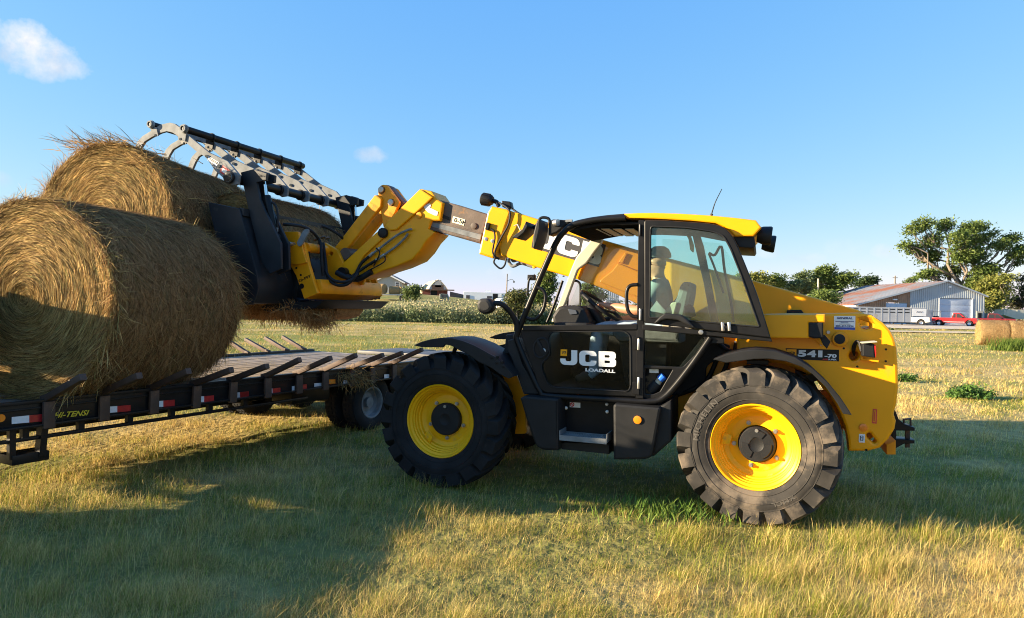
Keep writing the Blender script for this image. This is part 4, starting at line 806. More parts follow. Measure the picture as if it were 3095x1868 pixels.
# lamp, cables and fittings on the boom
lt = MB().lathe([(.0, 0), (.045, 0), (.062, .03), (.068, .12), (.06, .13), (.0, .125)], 18, 'z').build('boom_work_light', BLKM, T, ang=40)
a_, b_ = M('a5', 1665, 330, -.12), M('a5', 1545, 308, -.12); lt.location = a_; lt.rotation_euler = (b_ - a_).to_track_quat('Z', 'Y').to_euler()
for i in range(9):
    an = 2 * math.pi * i / 9; fb_ = MB().box((math.cos(an) * .066, math.sin(an) * .066, .075), (.010, .010, .09), Matrix.Rotation(an, 3, 'Z')); fb_.build('cooling_fin', BLK, lt)
MB().tube([M('a5', 1665, 330, -.12), M('a5', 1710, 345, -.12), M('a5', 1735, 395, -.12)], .024, 8).build('lamp_bracket', BLK, T, ang=60)
ext('boom_bracket', 'a5', rndpx([(1785, 335), (1880, 345), (1895, 415), (1845, 430), (1790, 405)], 8), -.05, -.14, BLK, T, vp=-.1, bevel=.006)
cb = MB()
cb.tube([M('a5', 1740, 350, -.06), M('a5', 1830, 410, .035), M('a5', 1862, 470, .045), M('a5', 1845, 600, .045), M('a5', 1770, 740, .045), M('a5', 1700, 880, .045), M('a5', 1690, 960, .045), M('a5', 1740, 1000, .02)], .010, 8)
cb.tube([M('a5', 1640, 650, .05), M('a5', 1680, 680, .05), M('a5', 1690, 760, .05), M('a5', 1672, 850, .05), M('a5', 1665, 920, .05), M('a5', 1690, 985, .05), M('a5', 1680, 1040, .05), M('a5', 1750, 1105, .04), M('a5', 1800, 1070, .03), M('a5', 1822, 990, .02)], .010, 8)
cb.tube([M('a5', 1880, 415, -.05), M('a5', 1985, 485, -.02), M('a5', 2150, 560, -.02)], .010, 8)
cb.build('boom_cable', BLKM, T, ang=60)
ext('proximity_switch', 'a5', rndpx([(1605, 578), (1648, 590), (1625, 675), (1588, 662)], 6), .07, .03, BLK, T, vp=.03, bevel=.005)
for x, y in ((1585, 766), (1662, 790)): MB().cyl(M('a5', x, y, .03), M('a5', x, y, .042), .020, 14).build('collar_plug', WHT, T, bevel=.003)
pb = MB().tube([M('a5', x, y, -.08) for x, y in ((1850, 990), (1855, 1040), (1900, 1080), (1990, 1045), (2100, 1075), (2140, 1085))], .018, 8).tube([M('a5', x, y, -.14) for x, y in ((1880, 985), (1900, 1020), (1960, 1010), (2060, 1050), (2140, 1070))], .016, 8); pb.build('boom_pipe', GALV, T, ang=60)
MB().cyl(M('a5', 2135, 1055, -.05), M('a5', 2148, 1100, -.05), .022, 10).build('pipe_union', YEL, T)
lp = decal('boom_name_plate', 'a6', [(566, 395), (1292, 610), (1216, 836), (528, 636)], .031 - .03 + .002, mat('plate_grey', (.045, .042, .042), .45), BM)
thick_letters('a6', (592, 425), (1270, 628), (552, 612), .006, WHT, BM, 'boom_lettering')
# ================================================================== grapple bucket carried on the quick hitch
G = thing('bale_grab', 'dark steel bale grab with galvanised curved tines clamped over the lifted hay bale', 'grapple bucket', ORG, MROT)
GN, GF = .90, -1.10
TP = [(1072, 590), (955, 452), (775, 368), (690, 300), (565, 195), (482, 118), (432, 82), (380, 70), (290, 90), (200, 150), (110, 205), (58, 262), (38, 312), (10, 400), (-10, 470), (20, 480), (55, 420), (95, 322), (130, 262), (200, 218), (285, 176), (350, 157), (405, 168), (450, 196), (530, 258), (640, 352), (738, 412), (830, 545), (950, 655), (1000, 692), (1060, 682)]
tp = Ms('a3', TP, GN)
tine = plate('tine', [(q.x, q.z) for q in tp], [], GN + .016, GN - .016, GALV, G, bevel=.004)
bo = MB()
for x, y in ((735, 402), (855, 497), (480, 232), (232, 195)): bo.cyl(M('a3', x, y, GN + .016), M('a3', x, y, GN + .034), .017, 6)
bo.build('tine_bolt', STEEL, tine)['kind'] = 'stuff'
for i in range(1, 6): copy_tree(tine, (0, -.4 * i, 0), None, G)
q = MB(); 
d = decal('red_decal', 'a3', [(900, 490), (968, 540), (935, 610), (866, 555)], GN + .017, RED, tine); decal('decal_print', 'a3', [(898, 515), (940, 545), (925, 580), (886, 552)], GN + .020, WHT, tine)
d = decal('maker_plate', 'a3', [(757, 402), (860, 462), (848, 505), (745, 440)], GN + .017, REFW, tine)
for k in range(2): decal('plate_print', 'a3', [(768, 415 + k * 14), (848, 462 + k * 14), (846, 470 + k * 14), (766, 423 + k * 14)], GN + .020, BLK, tine)
def crossbar(name, k, x, y, r_, v0, v1, m_): a = M(k, x, y, GN); return MB().cyl((a.x, v0, a.z), (a.x, v1, a.z), r_, 20).build(name, m_, G, bevel=.004)
crossbar('top_bar', 'a3', 543, 138, .040, GN + .06, GF - .04, BLK); crossbar('tip_bar', 'a3', 215, 95, .036, GN + .06, GF - .04, BLK); crossbar('pivot_tube', 'a3', 990, 618, .052, GN + .07, GF - .06, BLK)
for i in range(6):
    v = GN - .4 * i
    for (x, y, rr, cl) in ((543, 138, .050, [(480, 150), (560, 170), (545, 260), (475, 240)]), (215, 95, .046, [(190, 110), (260, 120), (280, 205), (230, 210)])):
        a = M('a3', x, y, GN); cm = MB().cyl((a.x, v + .05, a.z), (a.x, v + .024, a.z), rr, 18); cm.build('bar_clamp', BLK if i else GALV, G, bevel=.004)
        ext('clamp_plate', 'a3', cl, v + .032, v + .018, GALV if i == 0 else BLK, G, vp=GN, bevel=.003)
    a = M('a3', 990, 618, GN); MB().cyl((a.x, v + .06, a.z), (a.x, v + .03, a.z), .068, 18).build('tube_collar', BLK, G, bevel=.006)
for v, rr in ((GN + .071, .030),):
    for (x, y, r0) in ((990, 618, .052), (543, 138, .040), (215, 95, .036)):
        a = M('a3', x, y, GN); MB().lathe([(r0 * .62, 0), (r0 * .66, .006), (r0 * 1.02, .006), (r0 * 1.05, -.01)], 20).build('tube_rim', GALV, G).location = (a.x, GN + .062, a.z)
post = [(727, 521), (765, 511), (806, 523), (804, 545), (775, 551), (785, 600), (802, 640), (848, 735), (850, 812), (816, 828), (790, 790), (752, 640)]
for v in (GN - .10, GF + .14):
    pp = Ms('s', post, .80); plate('grab_post', [(q.x, q.z) for q in pp], [], v, v - .035, BLKS, G, bevel=.006); plate('grab_post', [(q.x, q.z) for q in pp], [], v - .13, v - .165, BLKS, G, bevel=.006)
    c0, c1, c2, c3 = [M('s', x, y, .72) for x, y in ((797, 530), (803, 590), (806, 592), (830, 716))]
    o = Vector((0, v - .085 - .72, 0)); rod = MB().cyl(c0 + o, c1 + o, .019, 16).build('ram_rod', CHR, G, ang=50); MB().cyl(c2 + o, c3 + o, .040, 18).build('ram_barrel', BLK, G, bevel=.006)
    MB().cyl(c0 + o + Vector((0, .07, 0)), c0 + o - Vector((0, .07, 0)), .042, 14).build('ram_eye', BLKS, G, bevel=.006); MB().cyl(c3 + o + Vector((0, .07, 0)), c3 + o - Vector((0, .07, 0)), .045, 14).build('ram_eye', BLKS, G, bevel=.006)
    if v > 0: MB().tube([M('s', 818, 610, .7), M('s', 832, 620, .7), M('s', 840, 650, .7), M('s', 838, 690, .7), M('s', 845, 700, .65)], .012, 8).build('ram_hose', BLKM, G, ang=60); MB().cyl(M('s', 814, 612, .7), M('s', 822, 634, .7), .014, 8).build('hose_fitting', GALV, G); MB().cyl(M('s', 838, 688, .7), M('s', 836, 712, .7), .014, 8).build('hose_fitting', GALV, G)
# bucket shell
bk = Ms('a4', [(262, 128), (325, 340), (400, 620), (458, 860), (474, 1000), (445, 1120), (415, 1172)], GN)
outer = [(q.x, q.z) for q in bk]; lip = (outer[0][0] + .42, outer[0][1] + .10); toe = (outer[-1][0] + 1.15, outer[-1][1] - .06)
innr = [(x + .03, z + (.012 if i > 4 else 0)) for i, (x, z) in enumerate(outer)]
plate('bucket_shell', [lip] + outer + [toe, (toe[0], toe[1] + .02)] + [(innr[-1][0], innr[-1][1] + .03)] + innr[::-1][1:] + [(lip[0], lip[1] - .03)], [], GN - .02, GF + .02, BLKS, G, bevel=.004)
for v in (GN, GF):
    s_ = [(outer[0][0] - .012, outer[0][1] + .012)] + [(x - .012, z) for x, z in outer[1:-1]] + [(outer[-1][0] - .005, outer[-1][1] - .015)]
    plate('bucket_side', [lip] + s_ + [(toe[0], toe[1] - .012), (toe[0], toe[1] + .08), (outer[4][0] + .55, outer[4][1] + .15), (outer[2][0] + .42, outer[2][1])], [], v, v - .02, BLKS, G, bevel=.004)
for f in (.42, .0): 
    m_ = [(x - .03 - f * 0, z) for x, z in outer]
for v in (.30, -.55):
    plate('bucket_rib', [(outer[i][0], outer[i][1]) for i in range(6)] + [(outer[5][0] - .05, outer[5][1]), (outer[3][0] - .07, outer[3][1]), (outer[1][0] - .05, outer[1][1]), (outer[0][0] - .03, outer[0][1])], [], v, v - .03, BLKS, G, bevel=.003)
plate('bucket_top_beam', [(outer[0][0] - .05, outer[0][1] - .06), (outer[0][0] + .01, outer[0][1] - .06), (outer[0][0] + .01, outer[0][1] + .03), (outer[0][0] - .05, outer[0][1] + .02)], [], GN - .02, GF + .02, BLKS, G, bevel=.008)
plate('bucket_keel', [(outer[-1][0] - .10, outer[-1][1] - .02), (outer[-1][0] - .16, outer[-1][1] + .04), (outer[-2][0] - .01, outer[-2][1] + .02), (outer[-1][0] + .02, outer[-1][1] - .01), (outer[-1][0] + .5, outer[-1][1] - .05), (outer[-1][0] + .4, outer[-1][1] - .09)], [], NV - .2, GF + .02, BLKS, G, bevel=.008)
GBACK = outer; print('grab back', outer)

kx = [q.x for q in p_beam]; kz = min(q.z for q in p_beam)
plate('bucket_floor', [(min(kx) + .02, kz - .004), (outer[-1][0] + .35, outer[-1][1] - .03), (outer[-1][0] + .30, outer[-1][1] - .10), (min(kx) + .14, kz - .10)], [], NV - .12, GF + .05, BLKS, G, bevel=.006)
# ================================================================== trailer
TD = Vector((.48, .877, 0)).normalized(); TN = Vector((TD.y, -TD.x, 0)); NR, NL_, DECK = -5.85, -8.70, .83
S0 = 6.0; NM = (NR + NL_) / 2
TO = TD * S0 + TN * NM
TR = thing('flatbed_trailer', 'long dark flatbed trailer with plank deck, slanted bale arms and red and white reflector strips', 'trailer', TO, math.atan2(TD.y, TD.x))
def tl_(s, n, z): return Vector((s - S0, -(n - NM), z))          # along, across (n grows to the right side), up
def tp_(px, py, n):                    # picture point on the long vertical plane n
    d = ray(px, py); t = (n - EYE.dot(TN)) / d.dot(TN); p = EYE + d * t; return tl_(p.dot(TD), n, p.z)
def wS(s, n, z): return TD * s + TN * n + Vector((0, 0, z))
WOOD = mat('weathered_plank', (.25, .20, .16), .85, var=.30, vscale=7, bump=.3, bscale=22, dirt=(.13, .10, .075), dscale=3, dthr=.52)
FS, FE = 2.58, 8.7
nP = 14; pw = (NR - NL_ - .14) / nP
for i in range(nP):
    n = NL_ + .07 + pw * (i + .5); a = tl_(FS, n, DECK - .02); b = tl_(FE, n, DECK - .02)
    MB().box(((a.x + b.x) / 2, a.y, DECK - .021 + random.uniform(-.003, .003)), (FE - FS, pw - .012, .042)).build('plank', WOOD, TR, bevel=.004)
for n, nm in ((NR, 'side_channel'), (NL_, 'side_channel')):
    o = .03 if n == NR else -.03
    c = MB(); a, b = tl_(FS, n - o, .75), tl_(FE, n - o, .75); m_ = (a + b) / 2; L = FE - FS
    c.box((m_.x, m_.y, .755), (L, .05, .21)).box((m_.x, m_.y - (.03 if n == NR else -.03), .853), (L, .055, .028)).box((m_.x, m_.y - (.02 if n == NR else -.02), .664), (L, .10, .02)).box((m_.x, m_.y - (.034 if n == NR else -.034), .80), (L, .014, .016))
    c.build(nm, BLK, TR, bevel=.004)
    r_ = MB().box((tl_(4.0, n, .6).x, tl_(4, n - o, .6).y, .562), (3.6, .05, .026)); RL = r_.build('truss_rail', BLK, TR, bevel=.003)
    for s in (2.60, 2.84, 3.26, 3.68, 4.09, 4.50, 4.92):
        p = tl_(s, n - o, .63); MB().box((p.x, p.y, .612), (.05, .045, .08)).build('truss_strut', BLK, RL)
for s in np.arange(2.6, 8.7, .42):     # cross members under the deck
    p = tl_(s, NM, .74); MB().box((p.x, p.y, .735), (.05, NR - NL_ - .12, .09)).build('cross_member', BLK, TR)
for n in (NM - .55, NM + .55): p, q = tl_(FS, n, .56), tl_(FE, n, .56); MB().box(((p.x + q.x) / 2, p.y, .58), (FE - FS, .10, .22)).build('main_beam', BLK, TR, bevel=.004)
ARM = None
for s in [2.98, 3.42, 3.87, 4.31, 4.73, 5.17, 5.62, 6.03, 6.50, 6.88, 7.32, 7.72, 8.12, 8.50]:
    for sd_, n in ((1, NR), (-1, NL_)):
        if sd_ > 0 and s > 7.5: continue
        a = tl_(s, n + .015 * sd_, 0); y = -sd_
        if ARM is None:
            m_ = MB(); m_.bar((0, .06, .03), (0, -.02, .05), .055, .055).bar((0, -.01, .045), (0, -.50, .225), .055, .055); ARM = m_.build('bale_arm', BROWN, TR, bevel=.008); ao = ARM
            k_ = MB().box((0, -.02, -.09), (.085, .03, .21)).build('stake_pocket', BROWN, ARM, bevel=.003)
        else: ao = copy_tree(ARM, None, None, TR)
        ao.location = (a.x, a.y, DECK + .0); ao.rotation_euler = (random.uniform(-.05, .05), 0, 0 if sd_ > 0 else math.pi)
def strip(px0, px1, py_t0, py_b0, py_t1, py_b1, m_, nm='reflector_strip'):
    n = NR + .002; q = [tp_(px0, py_t0, n), tp_(px1, py_t1, n), tp_(px1, py_b1, n), tp_(px0, py_b0, n)]
    MB().prism(q, (0, -.003, 0)).build(nm, m_, TR)
def b7(x, y): return K('b7', x, y)
for w0, w1, r1, ty, by, ty1, by1 in ((108, 270, 425, 341, 405, 309, 378), (964, 1090, 1214, 247, 306, 228, 284), (1408, 1518, 1624, 197, 256, 179, 235), (1826, 1898, 1990, 152, 204, 138, 192), (2190, 2232, 2314, 115, 160, 103, 150)):
    f = (w1 - w0) / (r1 - w0); tm = ty + (ty1 - ty) * f; bm_ = by + (by1 - by) * f
    x0, _ = b7(w0, 0); x1, _ = b7(w1, 0); x2, _ = b7(r1, 0); Y = lambda y: b7(0, y)[1]
    strip(x0, x1, Y(ty), Y(by), Y(tm), Y(bm_), REFW); strip(x1, x2, Y(tm), Y(bm_), Y(ty1), Y(by1), REFR)
for k0, k1, t0, b0, t1, b1_, m_ in ((318, 370, 733, 788, 728, 780, REFW), (370, 466, 728, 780, 718, 772, REFR), (695, 718, 690, 742, 688, 738, REFW), (718, 804, 688, 738, 678, 730, REFR), (928, 955, 665, 712, 660, 708, REFW), (1012, 1086, 650, 700, 643, 695, REFR), (1168, 1243, 632, 668, 628, 662, REFW), (1480, 1520, 598, 640, 596, 636, REFW), (1915, 1968, 538, 580, 534, 576, REFW), (1325, 1392, 592, 640, 588, 634, ORNG)):
    x0, y0 = K('b6', k0, t0); x1, y1 = K('b6', k1, t1); strip(x0, x1, y0, K('b6', 0, b0)[1], y1, K('b6', 0, b1_)[1], m_)
a, b, c = tp_(*b7(495, 352), NR + .002), tp_(*b7(822, 325), NR + .002), tp_(*b7(508, 298), NR + .002)
lettering('trailer_lettering', 'HI-TENSI', a, b - a, c - a, Vector((0, -1, 0)), YTXT, TR, bold=.02, shear=.25, thick=.002)
MB().cyl(tp_(*b7(0, 350), NR), tp_(*b7(0, 350), NR) + Vector((0, -.015, 0)), .03, 16).build('side_marker', ORNG, TR)
# step frame below the side
st = MB(); P = [tp_(*b7(x, y), NR - .02) for x, y in ((105, 440), (105, 735), (300, 715), (420, 690), (385, 540), (400, 400))]
st.bar(P[0], P[1], .045, .045).bar(P[3] * .6 + P[2] * .4, P[5], .05, .075, up=(0, 1, 0)); SF = st.build('step_frame', BLK, TR)
tr_ = MB(); q0, q1 = tp_(*b7(95, 735), NR - .02), tp_(*b7(440, 700), NR - .02); tr_.box(((q0.x + q1.x) / 2, q0.y + .08, (q0.z + q1.z) / 2), ((q1 - q0).length, .22, .075)).build('step_tread', BLK, SF, bevel=.006)
# folded ramps at the tail
RAMP = mat('ramp_steel', (.07, .07, .075), .55, var=.25, vscale=8)
for n in (NR - .55, NR - 1.45):
    p, q = tl_(8.72, n, DECK + .03), tl_(9.85, n, DECK + .02); MB().bar(p, q, .80, .05).build('ramp', RAMP, TR, bevel=.005)
MB().box((tl_(8.71, NM, 0).x, 0, .74), (.06, NR - NL_, .18)).build('tail_beam', BLK, TR, bevel=.004)
# wheels
def trailer_wheel(s, n, face):
    b = MB().lathe([(.20, .085), (.215, .10), (.27, .115), (.33, .112), (.36, .095), (.37, .05), (.37, -.05), (.36, -.095), (.33, -.112), (.27, -.115), (.215, -.10), (.20, -.085)], 40)
    for i in range(36):
        an = 2 * math.pi * i / 36
        for y in (-.06, 0, .06): b.box((.372 * math.cos(an), y, .372 * math.sin(an)), (.008, .045, .036), Matrix.Rotation(-an, 3, 'Y'))
    w = b.build('trailer_wheel', RUBD, TR, ang=40)
    MB().lathe([(.205, .092), (.212, .10), (.20, .105), (.185, .09), (.175, .03), (.13, .0), (.10, .01), (.07, .012), (.068, .06), (0, .062)], 32).build('rim', GALV, w, ang=35)
    p = tl_(s, n, .355); w.location = p; w.rotation_euler = (0, 0, math.pi if face > 0 else 0); return w
W0 = trailer_wheel(7.05, NR - .20, 1)
for s, n, f in ((7.05, NR - .50, 1), (7.05, NL_ + .20, -1), (7.05, NL_ + .5, -1), (7.95, NR - .20, 1), (7.95, NR - .50, 1), (7.95, NL_ + .20, -1), (7.95, NL_ + .5, -1)):
    p = tl_(s, n, .355); copy_tree(W0, p, math.pi if f > 0 else 0, TR)
for s in (7.05, 7.95):
    p, q = tl_(s, NR - .2, .355), tl_(s, NL_ + .2, .355); MB().cyl(p, q, .06, 12).build('axle', BLK, TR)
    for n in (NR - .85, NL_ + .85): a = tl_(s, n, .46); MB().box(a, (.55, .09, .16)).build('spring_hanger', BLK, TR, bevel=.01)
p = tl_(6.1, NR - .42, .56); MB().box(p, (.62, .34, .20)).build('equipment_box', BLK, TR, bevel=.012)
# tow neck at the front
for n in (NM - .5, NM + .5): MB().tube([tl_(2.55, n, .62), tl_(2.0, n, .7), tl_(1.7, NM + (n - NM) * .5, 1.15), tl_(.6, NM, 1.2)], .08, 8, 2).build('tow_neck', BLK, TR)

# ================================================================== hay bales
def make_bale(name, label, rad, length, seed, loc, rz, n_end, n_side, group, tilt=0., back_end=True):
    """axis along local x, near face at x=0, far face at x=length"""
    r = np.random.default_rng(seed); o = thing(name, label, 'hay bale', loc, rz, group)
    na, nl = 96, 16
    def R_(a, x): # lumpy radius
        return rad * (1 - .012 + .030 * (vnoise(np.cos(a) * 2 + seed, np.sin(a) * 2 + x * 1.2, 1.3) - .5) + .02 * (vnoise(a * 3, x * 6, 1.) - .5)) - .06 * rad * (np.clip(-np.sin(a) - .72, 0, 1)) * 1.6
    vs = []; A = np.linspace(0, 2 * np.pi, na, endpoint=False); X = np.linspace(0, length, nl)
    for i, x in enumerate(X):
        e = 1 - .055 * math.exp(-min(x, length - x) / .05)
        rr = R_(A, np.full(na, x)) * e; vs += [(x, rr[k] * math.cos(A[k]), rr[k] * math.sin(A[k])) for k in range(na)]
    fs = [(i * na + k, i * na + (k + 1) % na, (i + 1) * na + (k + 1) % na, (i + 1) * na + k) for i in range(nl - 1) for k in range(na)]
    for end, x, base in ((0, 0, 0), (1, length, (nl - 1) * na)):
        prev = [base + k for k in range(na)]
        for q in (.8, .55, .3):
            st = len(vs); rr = R_(A, np.full(na, x)) * q; bulge = (-.03 if end == 0 else .03) * (1 - q)
            jit = (vnoise(A * 9 + q * 7, A * 0 + q * 31, 1.) - .5) * .05
            vs += [(x + bulge + jit[k], rr[k] * math.cos(A[k]), rr[k] * math.sin(A[k])) for k in range(na)]
            cur = list(range(st, st + na)); fs += [(prev[k], prev[(k + 1) % na], cur[(k + 1) % na], cur[k]) for k in range(na)]; prev = cur
        vs.append((x, 0, 0)); fs += [(prev[k], prev[(k + 1) % na], len(vs) - 1) for k in range(na)]
    me = bpy.data.meshes.new('hay_roll'); me.from_pydata(vs, [], fs); bm = bmesh.new(); bm.from_mesh(me); bmesh.ops.recalc_face_normals(bm, faces=bm.faces); bm.to_mesh(me); bm.free(); smooth(me, 50)
    link('hay_roll', me, HAYB, o)
    def straw_cols(n, lo=0.):
        t = r.random((n, 1)); k = r.random((n, 1)); c = np.array((.42, .26, .08)) * (1 - t) + np.array((.76, .53, .21)) * t
        c = np.where(k < .28, np.array((.17, .095, .035)), c); c = np.where(k > .93, np.array((.30, .28, .09)), c); return c * r.uniform(.75, 1.2, (n, 1))
    # end faces: long curved straws wound round the centre
    for end in ((0, 1) if back_end else (0,)):
        n = n_end if end == 0 else n_end // 4
        rho = rad * .97 * np.sqrt(r.random(n)); a = r.uniform(0, 2 * np.pi, n); L = r.uniform(.06, .26, n); band = np.sin(rho * 42 + 1.5 * vnoise(a * 2, rho * 4, 1.)) * .006
        k = 4; P = np.zeros((n, k, 3)); sgn = -1 if end == 0 else 1; x0 = 0 if end == 0 else length; dr = r.normal(0, .16, n)
        lift = np.abs(r.normal(0, .013, n))
        for i in range(k):
            f = i / (k - 1); aa = a + (L * f) / np.maximum(rho, .10); rr = rho + L * f * dr
            P[:, i, 0] = x0 + sgn * (.018 + band + lift * f * 1.2 + .03 * (1 - rho / rad)); P[:, i, 1] = rr * np.cos(aa); P[:, i, 2] = rr * np.sin(aa)
        out = np.stack([np.zeros(n), np.cos(a), np.sin(a)], 1); side = unit(out + r.normal(0, .5, (n, 3)))
        tag(ribbons('straw_swirl', P, r.uniform(.0022, .0058, n), side, straw_cols(n) * (.62 + .75 * fbm(rho * np.cos(a) + seed, rho * np.sin(a), 3.2, 3))[:, None], HAYM, o), kind='stuff')
    # the round side: straws lying round the roll, many crossing at random
    n = n_side; x = r.uniform(-.02, length + .02, n); a = r.uniform(0, 2 * np.pi, n); L = r.uniform(.08, .34, n); ang = r.normal(0, .55, n); k = 4; P = np.zeros((n, k, 3)); rb = R_(a, x) * (1 - .055 * np.exp(-np.clip(np.minimum(x, length - x), 0, 9) / .05)); lift = np.abs(r.normal(0, .017, n)) ; curl = r.normal(0, .5, n)
    hang = (np.sin(a) < -.35) & (r.random(n) < .35)
    for i in range(k):
        f = i / (k - 1); aa = a + L * f * np.cos(ang + curl * f) / rad; xx = x + L * f * np.sin(ang + curl * f); rr = rb + .006 + lift * (f ** 1.5)
        P[:, i, 0] = xx; P[:, i, 1] = rr * np.cos(aa); P[:, i, 2] = rr * np.sin(aa) - np.where(hang, .10 * L / .3 * f, 0)
    out = np.stack([np.zeros(n), np.cos(a), np.sin(a)], 1); ax = np.array((1., 0, 0)); side = unit(ax[None] * np.cos(ang)[:, None] - unit(np.cross(ax[None], out)) * np.sin(ang)[:, None] + r.normal(0, .35, (n, 3)))
    tag(ribbons('straw_coat', P, r.uniform(.0022, .0058, n), side, (straw_cols(n) * np.array((.70, .62, .74))), HAYM, o), kind='stuff')
    # stray tufts round the two rims and on top
    n = n_side // 30; en = r.random(n) < .62; x = np.where(en, r.normal(.02, .03, n), r.uniform(0, length, n)); x = np.where(r.random(n) < .25, length - np.abs(r.normal(0, .04, n)), x); a = r.uniform(0, 2 * np.pi, n); L = r.uniform(.06, .22, n) * np.where(r.random(n) < .12, 1.6, 1); rb = R_(a, x) * .97
    out = np.stack([np.zeros(n), np.cos(a), np.sin(a)], 1); tang = np.stack([np.zeros(n), -np.sin(a), np.cos(a)], 1)
    D = unit(out * r.uniform(.15, .9, n)[:, None] + tang * r.uniform(-.2, 1.2, n)[:, None] + ax[None] * r.normal(.0, .6, n)[:, None]); B = np.stack([x, rb * np.cos(a), rb * np.sin(a)], 1)
    P = np.stack([B + D * (L * f)[:, None] + np.array((0, 0, -.35))[None] * ((L * f) ** 2 * 2.2)[:, None] for f in (0, .35, .7, 1)], 1)
    tag(ribbons('loose_straw', P, r.uniform(.003, .006, n), unit(np.cross(D, r.normal(0, 1, (n, 3)))), straw_cols(n), HAYM, o), kind='stuff')
    return o
TROT = math.atan2(TD.y, TD.x)
_q = at_depth(95, 899, 5.6); NB = (.84, 1.64, 3, (_q.x, 5.6, DECK + .83), R(90 - 12))
make_bale('hay_bale', 'big round hay bale lying on the trailer deck, its sunlit swirled end half shaded', *NB, 52000, 60000, 'round hay bales being loaded')
bq = at_depth(318, 664, 7.3)
hb_ = make_bale('hay_bale', 'round hay bale lifted in the grab beneath the curved tines, higher than the trailer', .84, 1.85, 9, bq, R(90 - 11), 40000, 52000, 'round hay bales being loaded')
hb_.rotation_euler[1] = R(3)
ib = toW(Vector((5.86, .40, 2.24))); make_bale('hay_bale', 'dark hay bale packed deep in the grab behind the black posts and rams', .72, 1.46, 14, ib, math.atan2(-Vh.y, -Vh.x), 3000, 26000, 'round hay bales being loaded', back_end=False)
hd_ = MB()
for z, h in ((1.02, .36), (1.42, .30), (1.76, .24)):
    p, q = tl_(FS - .02, NL_ + .05, z), tl_(FS - .02, NR - .12, z - (.0 if z < 1.5 else .10)); hd_.bar(p, q, .05, h)
for n in (NL_ + .1, NL_ + 1.0, NM + .5, NR - .15): hd_.bar(tl_(FS - .05, n, .66), tl_(FS - .05, n, 1.86), .08, .08, up=(0, 1, 0))
hd_.build('shade_headboard', BLK, TR)  # unseen board rack, added so its shadow covers the near bale's end
# ragged top wisp of the lifted bale and the hay hanging below the grab
def wisps(name, parent, C, spread, D0, n, L0, L1, seed, cols=(.30, .17, .06), w=(.005, .009), jit=.35, droop=.5):
    r = np.random.default_rng(seed); B = np.array(C)[None] + r.normal(0, 1, (n, 3)) * np.array(spread)[None]; D = unit(np.array(D0)[None] + r.normal(0, jit, (n, 3))); L = r.uniform(L0, L1, n)
    P = np.stack([B + D * (L * f)[:, None] + np.array((0, 0, -1.))[None] * (droop * (L * f) ** 2)[:, None] for f in (0, .35, .7, 1)], 1)
    t = r.random((n, 1)); c = np.array(cols)[None] * (.55 + 1.0 * t)
    return tag(ribbons(name, P, r.uniform(*w, n), unit(np.cross(D, r.normal(0, 1, (n, 3)))), c, HAYM, parent), kind='stuff')
# in the lifted bale's frame: x away from the camera, y to machine rear..., z up
wisps('top_wisp', hb_, (.10, .10, .80), (.12, .22, .03), (-.1, .9, .42), 380, .10, .34, 5, droop=.3)
wisps('top_wisp', hb_, (.05, -.45, .62), (.10, .2, .06), (-.2, .9, .35), 160, .06, .2, 6, droop=.3)
# hay hanging out below the grab: a ragged slab of straw
_hm = hb_.matrix_basis.inverted()
HQ = [(770, 915), (975, 915), (978, 940), (965, 958), (930, 968), (880, 955), (820, 957), (770, 962)]
hp = [M('s', x, y, .1) for x, y in HQ]
def to_bale(p): return _hm @ toW(p)
hh = MB(); ring0 = [to_bale(Vector((q.x, -.15 - .3 * (i % 2) * .3, q.z))) for i, q in enumerate(hp)]; ring1 = [to_bale(Vector((q.x, -.75, q.z))) for q in hp]
n_ = len(hp); hh.add(ring0 + ring1, [tuple(range(n_)), tuple(range(2 * n_ - 1, n_ - 1, -1))] + [(i, n_ + i, n_ + (i + 1) % n_, (i + 1) % n_) for i in range(n_)])
hh.build('hanging_hay', mat('hanging_hay_mass', (.30, .15, .055), .9, var=.4, vscale=22, bump=.9, bscale=45), hb_, bevel=.02)
for i, (x, y, n) in enumerate(((800, 935, 900), (860, 935, 900), (915, 938, 900), (950, 950, 900), (955, 965, 500))):
    p = to_bale(M('s', x, y, .12)); wisps('hanging_straw', hb_, p, (.16, .10, .05), (-.1 if i < 3 else .0, -.25 if i > 2 else .1, -.55), n, .06, .16, 30 + i, cols=(.36, .19, .07), jit=.5, droop=.4)
# straw fallen on the trailer side
for i, (x, y, n) in enumerate(((1500, 530, 90), (1580, 545, 150), (1640, 570, 170), (1720, 585, 120))):
    p = tp_(*K('b6', x, y), NR + .02); wisps('caught_straw', TR, p, (.10, .03, .05), (.1, -.2, -.5), n, .06, .2, 50 + i, cols=(.34, .22, .09), jit=.7)
r = np.random.default_rng(77); n = 1500; s = r.uniform(4.8, 8.4, n); nn = r.uniform(NL_ + .1, NR - .1, n); a = r.uniform(0, 6.28, n); L = r.uniform(.04, .16, n)
B = np.stack([s - S0, -(nn - NM), np.full(n, DECK + .006)], 1); D = np.stack([np.cos(a), np.sin(a), r.uniform(0, .12, n)], 1)
P = np.stack([B + D * (L * f)[:, None] for f in (0, .5, 1)], 1); tag(ribbons('deck_straw', P, r.uniform(.004, .008, n), unit(np.cross(D, np.array((0, 0, 1.))[None])), np.array((.5, .38, .17))[None] * r.uniform(.6, 1.1, (n, 1)), HAYM, TR), kind='stuff')

